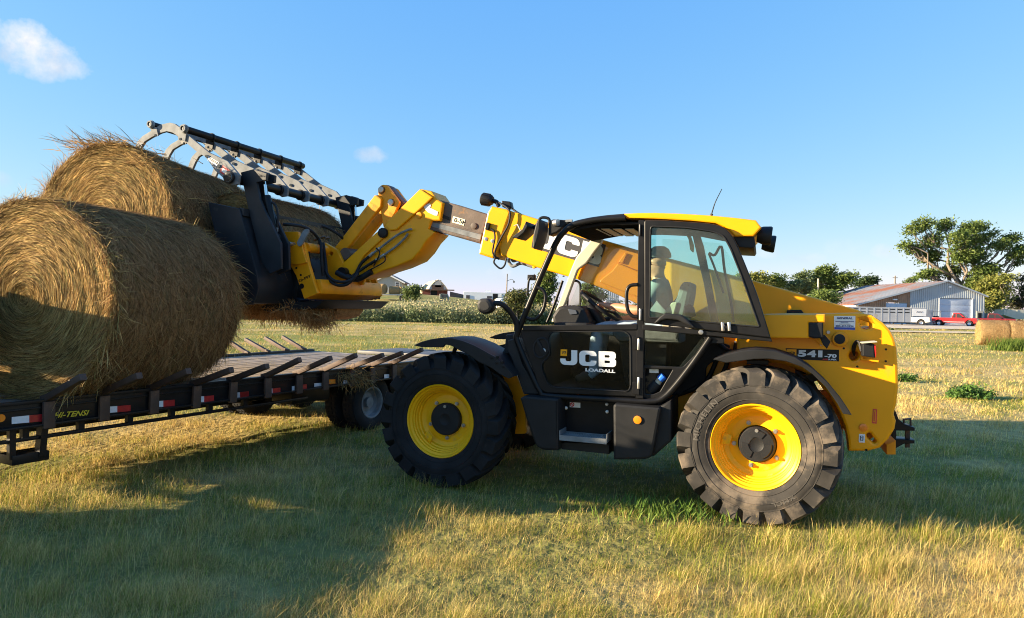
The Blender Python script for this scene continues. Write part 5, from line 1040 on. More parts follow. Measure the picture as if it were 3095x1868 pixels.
# ================================================================== driver
SHIRT = mat('grey_shirt', (.24, .26, .27), .9, var=.1, vscale=14, bump=.2, bscale=20); JEANS = mat('pale_jeans', (.34, .44, .56), .9, var=.18, vscale=16, bump=.2, bscale=26); SKIN = mat('skin', (.46, .21, .12), .5, var=.08, vscale=18); CAPM = mat('cap_cloth', (.10, .10, .11), .9); SHOE = mat('work_boot', (.06, .04, .03), .7)
def person(name, label):
    W = toW; o = None
    J = {}; 
    def j(nm, p, r_): J[nm] = (Vector(p), r_)
    hip = M('a7', 318, 1330, .48); neck = M('a7', 282, 850, .48); hd = M('a7', 262, 745, .48)
    j('pelvis', hip + Vector((0, 0, .02)), .15); j('belly', hip.lerp(neck, .33) + Vector((.01, 0, 0)), .145); j('chest', hip.lerp(neck, .70), .155); j('neck0', hip.lerp(neck, .93), .075); j('neck', neck + Vector((.01, 0, .02)), .054)
    j('head0', hd + Vector((.01, 0, -.02)), .076); j('head1', hd + Vector((-.012, 0, .055)), .098); j('crown', hd + Vector((-.012, 0, .108)), .070); j('chin', hd + Vector((.080, 0, -.062)), .034); j('nose', hd + Vector((.115, 0, .012)), .018)
    j('ear', hd + Vector((-.012, .088, .015)), .018); j('ear2', hd + Vector((-.012, -.088, .015)), .018)
    shz = hip.lerp(neck, .84)
    hand = M('a6', 1262, 1225, .68); el = M('a6', 1660, 1290, .80)
    j('shL', shz + Vector((0, .19, 0)), .078); j('elL', el, .050); j('faL', el.lerp(hand, .45), .047); j('wrL', el.lerp(hand, .84), .032); j('palmL', el.lerp(hand, .93), .040)
    hand2 = M('a6', 1420, 1370, .36); el2 = M('a6', 1640, 1360, .20)
    j('shR', shz + Vector((0, -.19, 0)), .078); j('elR', el2, .050); j('wrR', el2.lerp(hand2, .85), .032); j('palmR', hand2, .038)
    kn = M('a8', 990, 185, .62); kn2 = kn + Vector((0, -.28, 0)); an = M('a8', 950, 610, .62); an2 = an + Vector((.03, -.28, 0))
    j('hipL', hip + Vector((.05, .10, -.01)), .105); j('thL', hip.lerp(kn, .55) + Vector((0, .12 * .5, -.0)), .088); j('knL', kn, .070); j('shinL', kn.lerp(an, .4), .064); j('anL', an, .050); j('toeL', an + Vector((.17, .01, -.06)), .038)
    j('hipR', hip + Vector((.05, -.10, -.01)), .105); j('thR', hip.lerp(kn2, .55), .088); j('knR', kn2, .070); j('shinR', kn2.lerp(an2, .4), .064); j('anR', an2, .050); j('toeR', an2 + Vector((.17, 0, -.06)), .038)
    E = [('pelvis', 'belly'), ('belly', 'chest'), ('chest', 'neck0'), ('neck0', 'neck'), ('neck', 'head0'), ('head0', 'head1'), ('head1', 'crown'), ('head0', 'chin'), ('head0', 'nose'), ('head1', 'ear'), ('head1', 'ear2'), ('chest', 'shL'), ('shL', 'elL'), ('elL', 'faL'), ('faL', 'wrL'), ('wrL', 'palmL'), ('chest', 'shR'), ('shR', 'elR'), ('elR', 'wrR'), ('wrR', 'palmR'),
         ('pelvis', 'hipL'), ('hipL', 'thL'), ('thL', 'knL'), ('knL', 'shinL'), ('shinL', 'anL'), ('anL', 'toeL'), ('pelvis', 'hipR'), ('hipR', 'thR'), ('thR', 'knR'), ('knR', 'shinR'), ('shinR', 'anR'), ('anR', 'toeR')]
    reg = {}
    for side, pm, tgt, sy in (('L', 'palmL', hand, 1), ('R', 'palmR', hand2 + Vector((.08, 0, -.01)), -1)):
        p = J[pm][0]; fwd = (tgt - J['wr' + side][0]).normalized()
        for k in range(4):             # four fingers closing round the wheel rim, and the thumb
            ln = (.036, .040, .038, .030)[k]; off = Vector((0, (k - 1.5) * .021, 0)); a1 = p + fwd * .055 + off + Vector((0, 0, .012)); a2 = a1 + fwd * ln * .6 + Vector((0, 0, -.018)); a3 = a2 + Vector((-.010, 0, -.028)) - fwd * .006; a4 = a3 - fwd * .024 + Vector((0, 0, -.006))
            for q, (pt, rr) in enumerate(((a1, .0105), (a2, .0100), (a3, .0092), (a4, .0082))):
                nm = 'f%s%d%d' % (side, k, q); j(nm, pt, rr); E.append((pm if q == 0 else 'f%s%d%d' % (side, k, q - 1), nm))
        th = [p + Vector((0, -.034 * sy, .004)) + fwd * .012, p + Vector((0, -.050 * sy, -.018)) + fwd * .045, p + Vector((0, -.040 * sy, -.030)) + fwd * .070]
        for q, pt in enumerate(th): nm = 't%s%d' % (side, q); j(nm, pt, (.014, .0115, .0095)[q]); E.append((pm if q == 0 else 't%s%d' % (side, q - 1), nm))
    names = list(J); me = bpy.data.meshes.new('body'); me.from_pydata([tuple(W(J[n][0])) for n in names], [(names.index(a), names.index(b)) for a, b in E], [])
    ob = bpy.data.objects.new(name, me); COL.objects.link(ob); sk = ob.modifiers.new('skin', 'SKIN'); sub = ob.modifiers.new('sub', 'SUBSURF'); sub.levels = sub.render_levels = 2
    for i, n in enumerate(names): v = me.skin_vertices[0].data[i]; v.radius = (J[n][1], J[n][1]); v.use_root = (n == 'pelvis')
    dg = bpy.context.evaluated_depsgraph_get(); new = bpy.data.meshes.new_from_object(ob.evaluated_get(dg)); ob.modifiers.clear(); ob.data = new; bpy.data.meshes.remove(me)
    for m_ in (SHIRT, JEANS, SKIN, SHOE): new.materials.append(m_)
    def regn(a, b):
        if a.startswith(('f', 't')) and a[1] in 'LR' or b[:2] in ('fL', 'fR', 'tL', 'tR') or 'palm' in b or 'wr' in b: return 2
        if b in ('faL',): return 2
        if b in ('neck', 'head0', 'head1', 'crown', 'chin', 'nose', 'ear', 'ear2'): return 2
        if b.startswith('toe'): return 3
        if a in ('pelvis', 'hipL', 'hipR', 'thL', 'thR', 'knL', 'knR', 'shinL', 'shinR') and b != 'belly': return 1
        return 0
    A = np.array([tuple(W(J[a][0])) for a, b in E]); B = np.array([tuple(W(J[b][0])) for a, b in E]); RG = [regn(a, b) for a, b in E]; RA = np.array([J[b][1] for a, b in E])
    idx = {('shL', 'elL'): 1, ('shR', 'elR'): 1}
    for pl in new.polygons:
        c = np.array(pl.center); ab = B - A; t = np.clip(((c - A) * ab).sum(1) / np.maximum((ab ** 2).sum(1), 1e-9), 0, 1); dd = np.linalg.norm(A + ab * t[:, None] - c, axis=1) - RA * .8; k = int(dd.argmin()); g = RG[k]
        if E[k] in idx and t[k] > .62: g = 2
        pl.material_index = g; pl.use_smooth = True
    tag(ob, label, 'person')
    hw = J['head1'][0]                 # cap with a peak
    c = MB(); c.lathe([(.0, .092), (.05, .086), (.085, .062), (.106, .02), (.109, -.012), (.104, -.014)], 28, 'z'); pk = [(.06, -.085, -.012), (.13, -.07, -.016), (.175, -.03, -.024), (.182, 0, -.026), (.175, .03, -.024), (.13, .07, -.016), (.06, .085, -.012)]
    c.prism(pk, (0, 0, .010)); cp = c.build('cap', CAPM, None, ang=50); cp.parent = ob; cp.location = W(hw + Vector((-.005, 0, .040))); cp.rotation_euler = (0, 0, MROT)
    g = MB().tube([W(hd + Vector((.075, y, .028))) for y in (-.075, -.04, 0, .04, .075)], .012, 6, 1).build('sunglasses', BLK, ob); return ob
person('person', 'driver in grey shirt, pale jeans and dark cap seated in the cab, hand on wheel')
# ================================================================== farmyard behind
ROAD = mat_attr('gravel', .95, .2, 1.2, 0, .1)
def road(name, y0, y1, x0, x1, dz, base, wob):
    xs_ = np.linspace(x0, x1, 90); t = np.linspace(0, 1, 7); X = np.repeat(xs_[None], 7, 0); mid = (y0 + y1) / 2 + wob * (fbm(xs_, xs_ * 0, .03, 3) - .5); half = (y1 - y0) / 2 * (1 + .35 * (fbm(xs_, xs_ * 0 + 9, .12, 3) - .5))
    Y = mid[None] + (t[:, None] - .5) * 2 * half[None]; Z = terrain(X, Y) + dz; me = bpy.data.meshes.new(name); V = np.stack([X, Y, Z], -1).reshape(-1, 3); nx = 90
    I = (np.arange(6)[:, None] * nx + np.arange(nx - 1)[None]).ravel(); me.from_pydata([tuple(v) for v in V], [], [(i, i + 1, i + nx + 1, i + nx) for i in I])
    a = me.color_attributes.new('col', 'FLOAT_COLOR', 'POINT'); c = np.ones((len(V), 4), np.float32); c[:, :3] = np.array(base)[None] * (.8 + .4 * fbm(V[:, 0], V[:, 1], .5, 3))[:, None]; a.data.foreach_set('color', c.ravel())
    return tag(link(name, me, ROAD), kind='structure')
road('gravel_yard', 72, 99, 24, 110, .06, (.56, .47, .35), 2)
road('field_path', 57, 62, 14, 110, .06, (.58, .47, .31), 2)
def B4(x, y): return K('b4', x, y)
def atY(k, x, y, Y): return at_depth(*K(k, x, y), Y)

# ---- metal machine shed
SH = thing('machine_shed', 'grey corrugated metal machine shed with rust-streaked roof and a wide white door', 'shed', (62, 100, 0))
IRON = mat('corrugated_iron', (.36, .40, .43), .5, .2, var=.12, vscale=.6); IRONB = mat('rusty_iron', (.34, .20, .12), .65, .1, var=.25, vscale=.8)
ROOFM = mat('shed_roof', (.27, .285, .30), .6, .1, var=.15, vscale=.3, dirt=(.33, .105, .035), dscale=.16, dthr=.45)
DOORW = mat('door_white', (.45, .51, .60), .5, var=.05, vscale=.8)
def ribbed(b, x0, x1, zb, ztop, y, pitch=.30, depth=.06):       # standing sheet with raised ribs, height ztop(x)
    n = max(2, int((x1 - x0) / pitch)); xs_ = []
    for i in range(n):
        a = x0 + (x1 - x0) * i / n; w = (x1 - x0) / n; xs_ += [(a, 0), (a + w * .35, 0), (a + w * .45, -depth), (a + w * .9, -depth)]
    xs_.append((x1, 0)); vs = []; 
    for x, d in xs_: vs += [(x - 62, y + d - 100, zb), (x - 62, y + d - 100, ztop(x))]
    b.add(vs, [(2 * i, 2 * i + 2, 2 * i + 3, 2 * i + 1) for i in range(len(xs_) - 1)])
XA, XM, XL, XR = 63.8, 58.5, 50.9, 69.4; ZA, ZR_, ZL = 6.45, 4.35, 2.85
roofz = lambda x: ZA - (ZA - ZL) * (XA - x) / (XA - XL) if x < XA else ZA - (ZA - ZR_) * (x - XA) / (XR - XA)
for (x0, x1, zb) in ((XM, 62.75, -.05), (67.65, XR, -.05), (62.75, 67.65, 3.95)):
    b = MB(); ribbed(b, x0, x1, zb, lambda x: roofz(x) - .05, 100); b.build('front_wall', IRON, SH, fix=False, ang=10)
for (x0, x1, zb) in ((XL, 55.0, -.05), (58.1, XM - .03, -.05), (55.0, 58.1, 3.15)):
    b = MB(); ribbed(b, x0, x1, zb, lambda x: roofz(x) - .05, 100.05); b.build('lean_to_wall', IRONB, SH, fix=False, ang=10)
MB().box((XL - 62, 11, ZL / 2), (.08, 22, ZL)).build('side_wall', WHT, SH); MB().box((XR - 62, 11, ZR_ / 2), (.08, 22, ZR_)).build('side_wall', IRON, SH); MB().box(((XL + XR) / 2 - 62, 21.9, 1.4), (XR - XL, .08, 2.8)).build('back_wall', IRON, SH)
for (xa, za, xb, zb, nm) in ((XA, ZA, XL - .35, roofz(XL) - .12, 'roof'), (XA, ZA, XR + .3, roofz(XR) - .12, 'roof')):
    b = MB(); n = 22
    for i in range(n):
        y0 = -.4 + 22.8 * i / n; y1 = y0 + 22.8 / n
        for (p, q, dz) in ((y0, y0 + .92, 0), (y1 - .12, y1, .05)):
            b.prism([(xa - 62, p, za + .03 + dz), (xb - 62, p, zb + .03 + dz), (xb - 62, q, zb + .03 + dz), (xa - 62, q, za + .03 + dz)], (0, 0, -.05))
    b.build(nm, ROOFM, SH)['kind'] = 'stuff'
for i in range(4): MB().box((65.2 - 62, .12, .48 + i * .98), (4.86, .06, .955)).build('door_panel', DOORW, SH, bevel=.01)
for x in (63.3, 65.2, 67.0): MB().box((x - 62, .06, .62), (1.0, .06, .10)).build('door_window', BLK, SH)
for i in range(3): MB().box((56.55 - 62, .14, .52 + i * 1.02), (3.1, .06, .99)).build('door_panel', DOORW, SH, bevel=.01)
for x in (62.75, 67.65): MB().box((x - 62, .0, 1.95), (.12, .18, 4.0)).build('door_post', WHT, SH)
w_ = MB().box((68.7 - 62, -.08, 1.05), (.95, .06, 2.1)).build('side_door', BEIGE, SH); MB().box((68.7 - 62, -.12, 1.45), (.5, .03, .8)).build('door_window', BLK, w_)
MB().box((64.2 - 62, -.15, 5.6), (.35, .2, .22)).build('yard_light', WHT, SH); MB().box((56.2 - 62, -.12, 3.6), (.6, .2, .18)).build('yard_light', WHT, SH)
b = MB(); b.bar((XA - 62, -.42, ZA + .02), (XL - .35 - 62, -.42, roofz(XL) - .11), .05, .22); b.bar((XA - 62, -.42, ZA + .02), (XR + .3 - 62, -.42, roofz(XR) - .10), .05, .22); b.build('roof_trim', IRON, SH)

# ---- pickups
TYRE = mat('car_tyre', (.015, .015, .016), .8)
def pickup(name, label, cat, paint, loc, rz, crew, two_tone, group):
    P = mat(paint[0], paint[1], .25, coat=.5); o = thing(name, label, cat, loc, rz, group)
    cx0, cx1 = (-.55, 1.35) if crew else (-.15, 1.35)
    def side(pl, y0, y1, m_, nm, bev=.03, holes=()): return plate(nm, pl, list(holes), y0, y1, m_, o, bevel=bev)
    arch = lambda x: [(x + .47 * math.cos(R(a)), .40 + .47 * math.sin(R(a))) for a in range(180, -1, -20)]
    low = [(-2.72, .46)] + arch(-1.72) + arch(1.80) + [(2.62, .46), (2.70, .62), (2.68, .98), (2.55, 1.08), (1.45, 1.13), (-2.70, 1.10)]
    side(low, .93, -.93, P, 'body', .05)
    if two_tone: 
        for y in (.94, -.94): side([(-2.70, .50), (-2.15, .50), (-2.12, .62), (-2.70, .62)], y, y - .01 * (1 if y > 0 else -1), GALV, 'silver_trim', 0); side([(-1.2, .50), (1.28, .50), (1.26, .62), (-1.18, .62)], y, y - .01 * (1 if y > 0 else -1), GALV, 'silver_trim', 0)
    cab_ = [(cx0 - .12, 1.08), (cx0, 1.72), (cx0 + .12, 1.80), (.55, 1.80), (.68, 1.76), (1.42, 1.10)]
    c = side(cab_, .80, -.80, P, 'cab', .06)
    for y in (.806, -.806):
        s = 1 if y > 0 else -1; w1 = [(.30, 1.14), (.30, 1.68), (.62, 1.68), (1.16, 1.14)]; w0 = [(cx0 + .04, 1.14), (cx0 + .12, 1.68), (.22, 1.68), (.22, 1.14)]
        for w in (w0, w1): plate('window', w, [], y, y - .012 * s, GLDK, c, bevel=0)
    ws = MB().prism([(1.40, -.68, 1.13), (1.40, .68, 1.13), (.74, .62, 1.74), (.74, -.62, 1.74)], (.02, 0, .02)); ws.build('windscreen', GLDK, c); MB().prism([(cx0 - .115, -.62, 1.2), (cx0 - .115, .62, 1.2), (cx0 - .03, .6, 1.66), (cx0 - .03, -.6, 1.66)], (-.02, 0, 0)).build('rear_window', GLDK, c)
    MB().box(((-2.68 + cx0 - .15) / 2, 0, 1.085), (cx0 - .2 + 2.6, 1.55, .06)).build('bed_floor', BLK, o)
    MB().box((2.70, 0, .58), (.16, 1.86, .20)).build('front_bumper', CHR, o, bevel=.03); MB().box((-2.78, 0, .58), (.16, 1.8, .18)).build('rear_bumper', CHR, o, bevel=.03); MB().box((2.70, 0, .86), (.05, 1.05, .22)).build('grille', BLK, o, bevel=.01)
    for y in (.70, -.70): MB().box((2.69, y, .88), (.06, .34, .17)).build('headlight', CHR, o, bevel=.02); MB().box((-2.715, y * 1.2, .88), (.05, .14, .34)).build('tail_light', REDL, o, bevel=.01)
    for y in (.98, -.98): MB().box((1.02, y, 1.18), (.10, .16, .2)).build('side_mirror', BLK, o, bevel=.02)
    for x in (-1.72, 1.80):
        for y in (.80, -.80):
            w = MB().lathe([(.21, .10), (.30, .125), (.36, .10), (.38, .05), (.38, -.05), (.36, -.10), (.30, -.125)], 24).build('wheel', TYRE, o); w.location = (x, y, .38); w.rotation_euler = (0, 0, 0 if y > 0 else math.pi)
            MB().lathe([(.215, .10), (.20, .09), (.13, .06), (.07, .09), (0, .09)], 20).build('rim', CHR, w)
    return o
GLDK = mat('car_window', (.02, .025, .03), .08, spec=.8)
def heading(dx, dy): return math.atan2(dy, dx)
PG = 'pickups parked at the farm'
g = atY('b4', 1862, 1065, 93); pickup('pickup_truck', 'bright red pickup truck with silver trim parked before the shed door', 'pickup truck', ('truck_red', (.40, .010, .014)), (g.x, 93, 0), heading(.72, -.69), False, True, PG)
g = atY('b4', 1540, 1050, 94); pickup('pickup_truck', 'white pickup truck parked beside the grey livestock trailer', 'pickup truck', ('truck_white', (.75, .75, .73)), (g.x - 1.3, 94.5, 0), heading(-.86, .5), False, False, PG)
g = atY('b4', 2235, 1055, 96); pickup('pickup_truck', 'dark red crew-cab pickup truck parked behind the round bales', 'pickup truck', ('truck_dark_red', (.13, .008, .014)), (g.x, 97, 0), heading(.80, -.6), True, False, PG)
pickup('pickup_truck', 'unseen dark grey crew-cab pickup truck added before the flatbed trailer to shade the foreground', 'pickup truck', ('truck_grey', (.05, .055, .06)), (-6.3, 2.15, 0), R(-97), True, False, PG)  # out of view, added to cast the foreground shade

ALU = mat('trailer_aluminium', (.42, .43, .44), .5, .2, var=.08, vscale=1)
# ---- livestock trailer, generator skid, tractor, wagon
LT = thing('livestock_trailer', 'long grey livestock trailer with two rows of air slots and raised nose', 'trailer', (50.5, 89.5, 0), 0, None)
x0, x1, xn = -10.8, 1.45, 3.3
pl = [(x0, .38), (x1, .38), (x1, 1.25), (xn, 1.25), (xn + .1, 2.25), (xn, 2.32), (x0, 2.32)]
body = plate('body', pl, [], -1.1, 1.1, ALU, LT, bevel=.04)
plate('nose_panel', [(x1 + .05, 1.28), (xn - .02, 1.28), (xn + .06, 2.22), (x1 + .05, 2.24)], [], -1.115, -1.105, WHT, LT, bevel=0)
for row, z in ((0, 2.10), (1, 1.72)):
    for i in range(12):
        MB().box((x1 - .6 - i * .95, -1.106, z), (.62, .012, .12)).build('air_slot', BLK, body)
for i in range(12): MB().box((x1 - .12 - i * .95, -1.115, 1.35), (.03, .014, 1.85)).build('body_post', ALU, body)
MB().box(((x0 + x1) / 2, -1.11, .40), (x1 - x0, .03, .09)).build('bottom_rail', BLK, LT); MB().box(((x0 + xn) / 2, 0, 2.35), (xn - x0, 2.24, .04)).build('roof', WHT, LT)
MB().cyl((.3, -.95, 0), (.3, -.95, .40), .06, 8).build('jack_leg', BLK, LT)
MB().tube([(x1 + .6 + .11 * k, -1.118, 1.80 + (.10 if k % 2 else -.06)) for k in range(8)], .022, 5, 2).build('nose_emblem', BROWN, LT)
for xw in (-6.0, -7.0):
    for y in (-.98, .98):
        w = MB().lathe([(.20, .09), (.3, .11), (.37, .09), (.38, 0), (.37, -.09), (.3, -.11)], 20).build('wheel', TYRE, LT); w.location = (xw, y, .38); w.rotation_euler = (0, 0, math.pi if y < 0 else 0)
GS = thing('generator_skid', 'weathered grey boxed generator unit standing between the white and red pickups', 'generator', (0, 0, 0)); g = atY('b4', 1662, 1050, 94); GS.location = (g.x, 95, 0)
MB().box((-.75, 0, 1.15), (1.9, 1.8, 2.1)).build('housing', mat('skid_grey', (.42, .42, .40), .6, .3, var=.25, vscale=1.5), GS, bevel=.05)
for i in range(4): MB().box((.55 + .35 * (i % 2), -.7, .6 + .5 * (i // 2)), (.32, .3, .42)).build('control_box', BLKM, GS, bevel=.02)
for z in (.25, 1.1, 1.9): MB().bar((.22, -.85, z), (1.35, -.85, z), .06, .06).build('frame_rail', GALV, GS)
for x in (.25, 1.3): MB().bar((x, -.85, .05), (x, -.85, 2.05), .06, .06, up=(0, 1, 0)).build('frame_post', GALV, GS)
MB().box((.8, 0, .12), (1.2, 1.6, .12)).build('skid_base', BLK, GS)
TK = thing('farm_tractor', 'dark teal farm tractor with a boxy cab standing behind the dark red pickup', 'tractor', (0, 0, 0)); g = atY('b4', 2175, 1000, 104); TK.location = (g.x, 106, 0)
TEAL = mat('tractor_teal', (.02, .085, .10), .4)
plate('hood', [(-.6, .9), (2.3, .95), (2.35, 1.55), (2.2, 1.75), (-.6, 1.85)], [], -.42, .42, TEAL, TK, bevel=.05)
plate('cab', [(-2.0, 1.3), (-.55, 1.3), (-.65, 3.05), (-1.95, 3.05)], [], -.85, .85, GLDK, TK, bevel=.05); MB().box((-1.3, 0, 3.12), (1.75, 1.9, .18)).build('cab_roof', TEAL, TK, bevel=.05)
for x in (-2.0, -.6):
    for y in (-.87, .87): MB().bar((x, y, 1.3), (x + .02, y, 3.05), .09, .09, up=(0, 1, 0)).build('cab_post', BLK, TK)
MB().cyl((.9, .2, 1.7), (.9, .2, 2.7), .05, 8).build('exhaust', BLK, TK)
for x, r_, y in ((-1.5, .85, 1), (-1.5, .85, -1), (1.8, .55, .85), (1.8, .55, -.85)):
    w = MB().lathe([(r_ * .5, .2), (r_ * .85, .22), (r_, .15), (r_, -.15), (r_ * .85, -.22), (r_ * .5, -.2)], 24).build('wheel', TYRE, TK); w.location = (x, y, r_); MB().lathe([(r_ * .5, .12), (.1, .05), (0, .05)], 16).build('rim', TEAL, w).rotation_euler = (0, 0, math.pi if y < 0 else 0)
WG = thing('grain_wagon', 'cream sloping-sided grain wagon parked at the edge of the yard near the tractor', 'wagon', (0, 0, 0)); g = atY('b4', 2350, 1000, 104); WG.location = (84.9, 110, 0)
CR2 = mat('wagon_cream', (.55, .52, .42), .5, var=.06, vscale=1)
plate('hopper', [(-6.2, 1.6), (-6.2, 2.5), (7, 2.5), (7, 1.9), (4, 1.0), (-4.2, 1.0)], [], -1.2, 1.2, CR2, WG, bevel=.04)
for i in range(8): MB().box((-5.8 + 1.7 * i, -1.22, 2.05), (.1, .05, .85)).build('side_rib', CR2, WG)
for x in (-3.5, 4):
    for y in (-.9, .9): w = MB().lathe([(.2, .12), (.42, .13), (.48, .08), (.48, -.08), (.42, -.13), (.2, -.12), (0, -.1), (0, .1)], 20).build('wheel', TYRE, WG); w.location = (x, y, .48)

# ---- row of netted bales at the right, and green tufts
for i, (cx, lab) in enumerate(((0, 'round net-wrapped hay bale at the near end of the row, by the grass path'), (1.34, 'round net-wrapped hay bale lying in the middle of the row beside tall green weeds'), (2.68, 'round net-wrapped hay bale at the far end of the row, half behind tall weeds'))):
    p = hit_z(*K('b4', 2020, 1218), 0); ax = Vector((.93, -.37, 0)).normalized(); q = p + ax * (cx + .1) + Vector((.55, .55, 0))
    rr = .70; o = make_bale('field_bale', lab, rr, 1.28, 40 + i, (q.x, q.y, rr - .04), math.atan2(ax.y, ax.x), 1500, 6000, 'round bales lying in a row on the grass')

# ---- trees and bushes
def leaf_cloud(name, parent, blobs, n, size, cols, seed, flat=.6):
    """blobs: (centre, radii); leaves gathered in sprays so that gaps stay open"""
    r = np.random.default_rng(seed); vol = np.array([b[1][0] * b[1][1] * b[1][2] for b in blobs]) ** .7; k = r.choice(len(blobs), n, p=vol / vol.sum()); C = np.array([b[0] for b in blobs])[k]; Rd = np.array([b[1] for b in blobs])[k]
    ns = max(6, n // 20); si = r.integers(0, ns, n); sd_ = unit(r.normal(0, 1, (ns, 3))) * (r.random((ns, 1)) ** .38); ks = r.choice(len(blobs), ns, p=vol / vol.sum()); SC = np.array([b[0] for b in blobs])[ks] + sd_ * np.array([b[1] for b in blobs])[ks]
    loose = r.random(n) < .15; P = np.where(loose[:, None], C + unit(r.normal(0, 1, (n, 3))) * r.random((n, 1)) ** .4 * Rd, SC[si] + (lambda g: np.stack([g[:, 0] * 2.6, g[:, 1] * 1.8, g[:, 2] * .9 + g[:, 0] * .9], 1))(r.normal(0, 1, (n, 3))) * size)
    A = unit(r.normal(0, 1, (n, 3)) * np.array((1, 1, .7))) * (size * r.uniform(.6, 1.3, n))[:, None]; Bv = unit(np.cross(A, r.normal(0, 1, (n, 3)))) * (size * .45 * r.uniform(.7, 1.2, n))[:, None]
    t = r.random((n, 1)); tone = r.random((ns, 1))[si]; c0, c1 = np.array(cols[0]), np.array(cols[1]); col = c0 * (1 - tone) + c1 * tone; col = col * (.7 + .6 * t)
    return flakes(name, P, A, Bv, col, LEAFM, parent)
def limb(b, p, q, r0, r1, rnd_=.08, n=5):
    p = Vector(p); q = Vector(q); L = (q - p).length; pts = [p.lerp(q, i / n) + (Vector((random.uniform(-1, 1), random.uniform(-1, 1), random.uniform(-1, 1))) * L * rnd_ if 0 < i < n else Vector()) for i in range(n + 1)]
    b.tube(pts, r0, 7, 2, taper=r1)
GREEN = ((.055, .095, .018), (.17, .22, .05)); YGREEN = ((.12, .15, .03), (.30, .29, .07)); DGREEN = ((.03, .06, .02), (.08, .12, .04)); GGREEN = ((.08, .12, .045), (.20, .24, .10))
def tree(name, label, Y, k, blobs, base, nl, size, cols, seed, group, limbs=None, tw=.35, cat='tree', dep=.75):
    """blobs and base in picture points at distance Y; depth of each blob is taken from its width"""
    random.seed(seed); b0 = atY(k, *base, Y); zb = float(terrain(b0.x, Y)); o = thing(name, label, cat, (b0.x, Y, zb), 0, group); s = ZR[k][2] * Y / FPX; B = []
    for (x, y, rx, ry) in blobs:
        p = atY(k, x, y, Y); B.append(((p.x - b0.x, random.uniform(-1, 1) * rx * s * 1.3, p.z - zb), (rx * s, rx * s * dep, ry * s)))
    t = MB(); fork = Vector((0, 0, max(1.0 if tw > .05 else .03, min(b[0][2] - b[1][2] for b in B) * .6)))
    t.tube([(0, 0, -.15), (.02 * fork.z, 0, fork.z * .5), tuple(fork)], tw, 9, 3, taper=tw * .75)
    for c, rd in B: limb(t, fork, Vector(c), tw * .55, tw * .10); 
    for c, rd in B:
        for _ in range(3): limb(t, Vector(c) * .75 + fork * .25, Vector(c) + Vector((random.uniform(-1, 1) * rd[0], random.uniform(-1, 1) * rd[1], random.uniform(-.2, 1) * rd[2])) * .9, tw * .16, tw * .03, n=3)
    t.build('trunk', BARK, o, ang=60, fix=False); leaf_cloud('crown', o, B, nl, size, cols, seed)['kind'] = 'stuff'; return o
TG = 'trees behind the farm buildings'
tree('cottonwood_tree', 'tall windblown cottonwood tree with spreading bare-limbed crown behind the shed', 118, 'b4', [(1600, 165, 66, 63), (1530, 215, 74, 50), (1455, 345, 52, 36), (1550, 380, 70, 46), (1700, 300, 96, 73), (1830, 170, 74, 69), (1830, 300, 96, 73), (1990, 200, 92, 59), (2110, 190, 74, 46), (2080, 300, 96, 55), (1700, 440, 96, 63), (1880, 430, 105, 82), (2030, 440, 105, 73), (2230, 350, 79, 46), (2370, 290, 74, 40), (2420, 370, 52, 36), (2330, 440, 79, 50), (2400, 500, 39, 27), (1600, 590, 66, 27), (1700, 610, 96, 36), (1880, 570, 105, 63), (2060, 570, 114, 73), (2130, 680, 96, 63), (2000, 680, 105, 63), (2200, 250, 52, 27)], (1960, 900), 24000, .25, GREEN, 5, TG, tw=.62)
tree('broadleaf_tree', 'yellowing bushy tree to the right of the metal shed', 112, 'b4', [(2230, 700, 120, 90), (2300, 780, 90, 110), (2180, 820, 90, 90), (2270, 640, 70, 40)], (2240, 1000), 7000, .26, YGREEN, 6, TG, tw=.3)
tree('spruce_tree', 'thin ragged spruce tree at the picture edge beyond the yard', 116, 'b4', [(2440, 640, 24, 45), (2440, 740, 55, 60), (2440, 850, 80, 60), (2470, 780, 50, 80)], (2440, 1000), 3200, .22, ((.05, .06, .03), (.14, .12, .06)), 7, TG, tw=.2)
tree('broadleaf_tree', 'tall open-crowned tree left of the shed, above the telehandler rear hood', 122, 'b4', [(690, 580, 65, 45), (760, 620, 80, 55), (850, 640, 80, 50), (930, 650, 65, 45), (660, 640, 60, 40), (800, 700, 90, 50), (700, 720, 70, 50)], (780, 980), 9000, .27, GREEN, 8, TG, tw=.34)
tree('broadleaf_tree', 'grey-green leaning tree between the cab and the open-crowned tree', 120, 'b4', [(530, 610, 45, 30), (520, 670, 60, 40), (470, 700, 60, 40), (560, 730, 70, 50), (420, 710, 60, 40)], (500, 980), 5500, .25, GGREEN, 9, TG, tw=.26)
tree('broadleaf_tree', 'rounded dark tree just right of the cab rear pillar', 118, 'b4', [(280, 660, 65, 50), (220, 690, 60, 50), (320, 690, 40, 40)], (270, 980), 4500, .25, GREEN, 10, TG, tw=.26)
tree('broadleaf_tree', 'pale green tree partly hidden by the cab rear window', 116, 'b4', [(140, 640, 60, 45), (70, 660, 70, 50), (0, 650, 70, 60), (180, 690, 40, 40)], (100, 980), 4500, .26, YGREEN, 12, TG, tw=.26)
tree('broadleaf_tree', 'small dark round tree showing over the shed roof ridge', 150, 'b4', [(1080, 660, 50, 30), (1140, 670, 45, 22), (1050, 680, 30, 20)], (1100, 960), 3000, .28, DGREEN, 13, TG, tw=.25)
tree('broadleaf_tree', 'tiny distant tree over the shed roof beside the cottonwood', 170, 'b4', [(1470, 655, 22, 22)], (1470, 960), 700, .3, GGREEN, 14, TG, tw=.2)
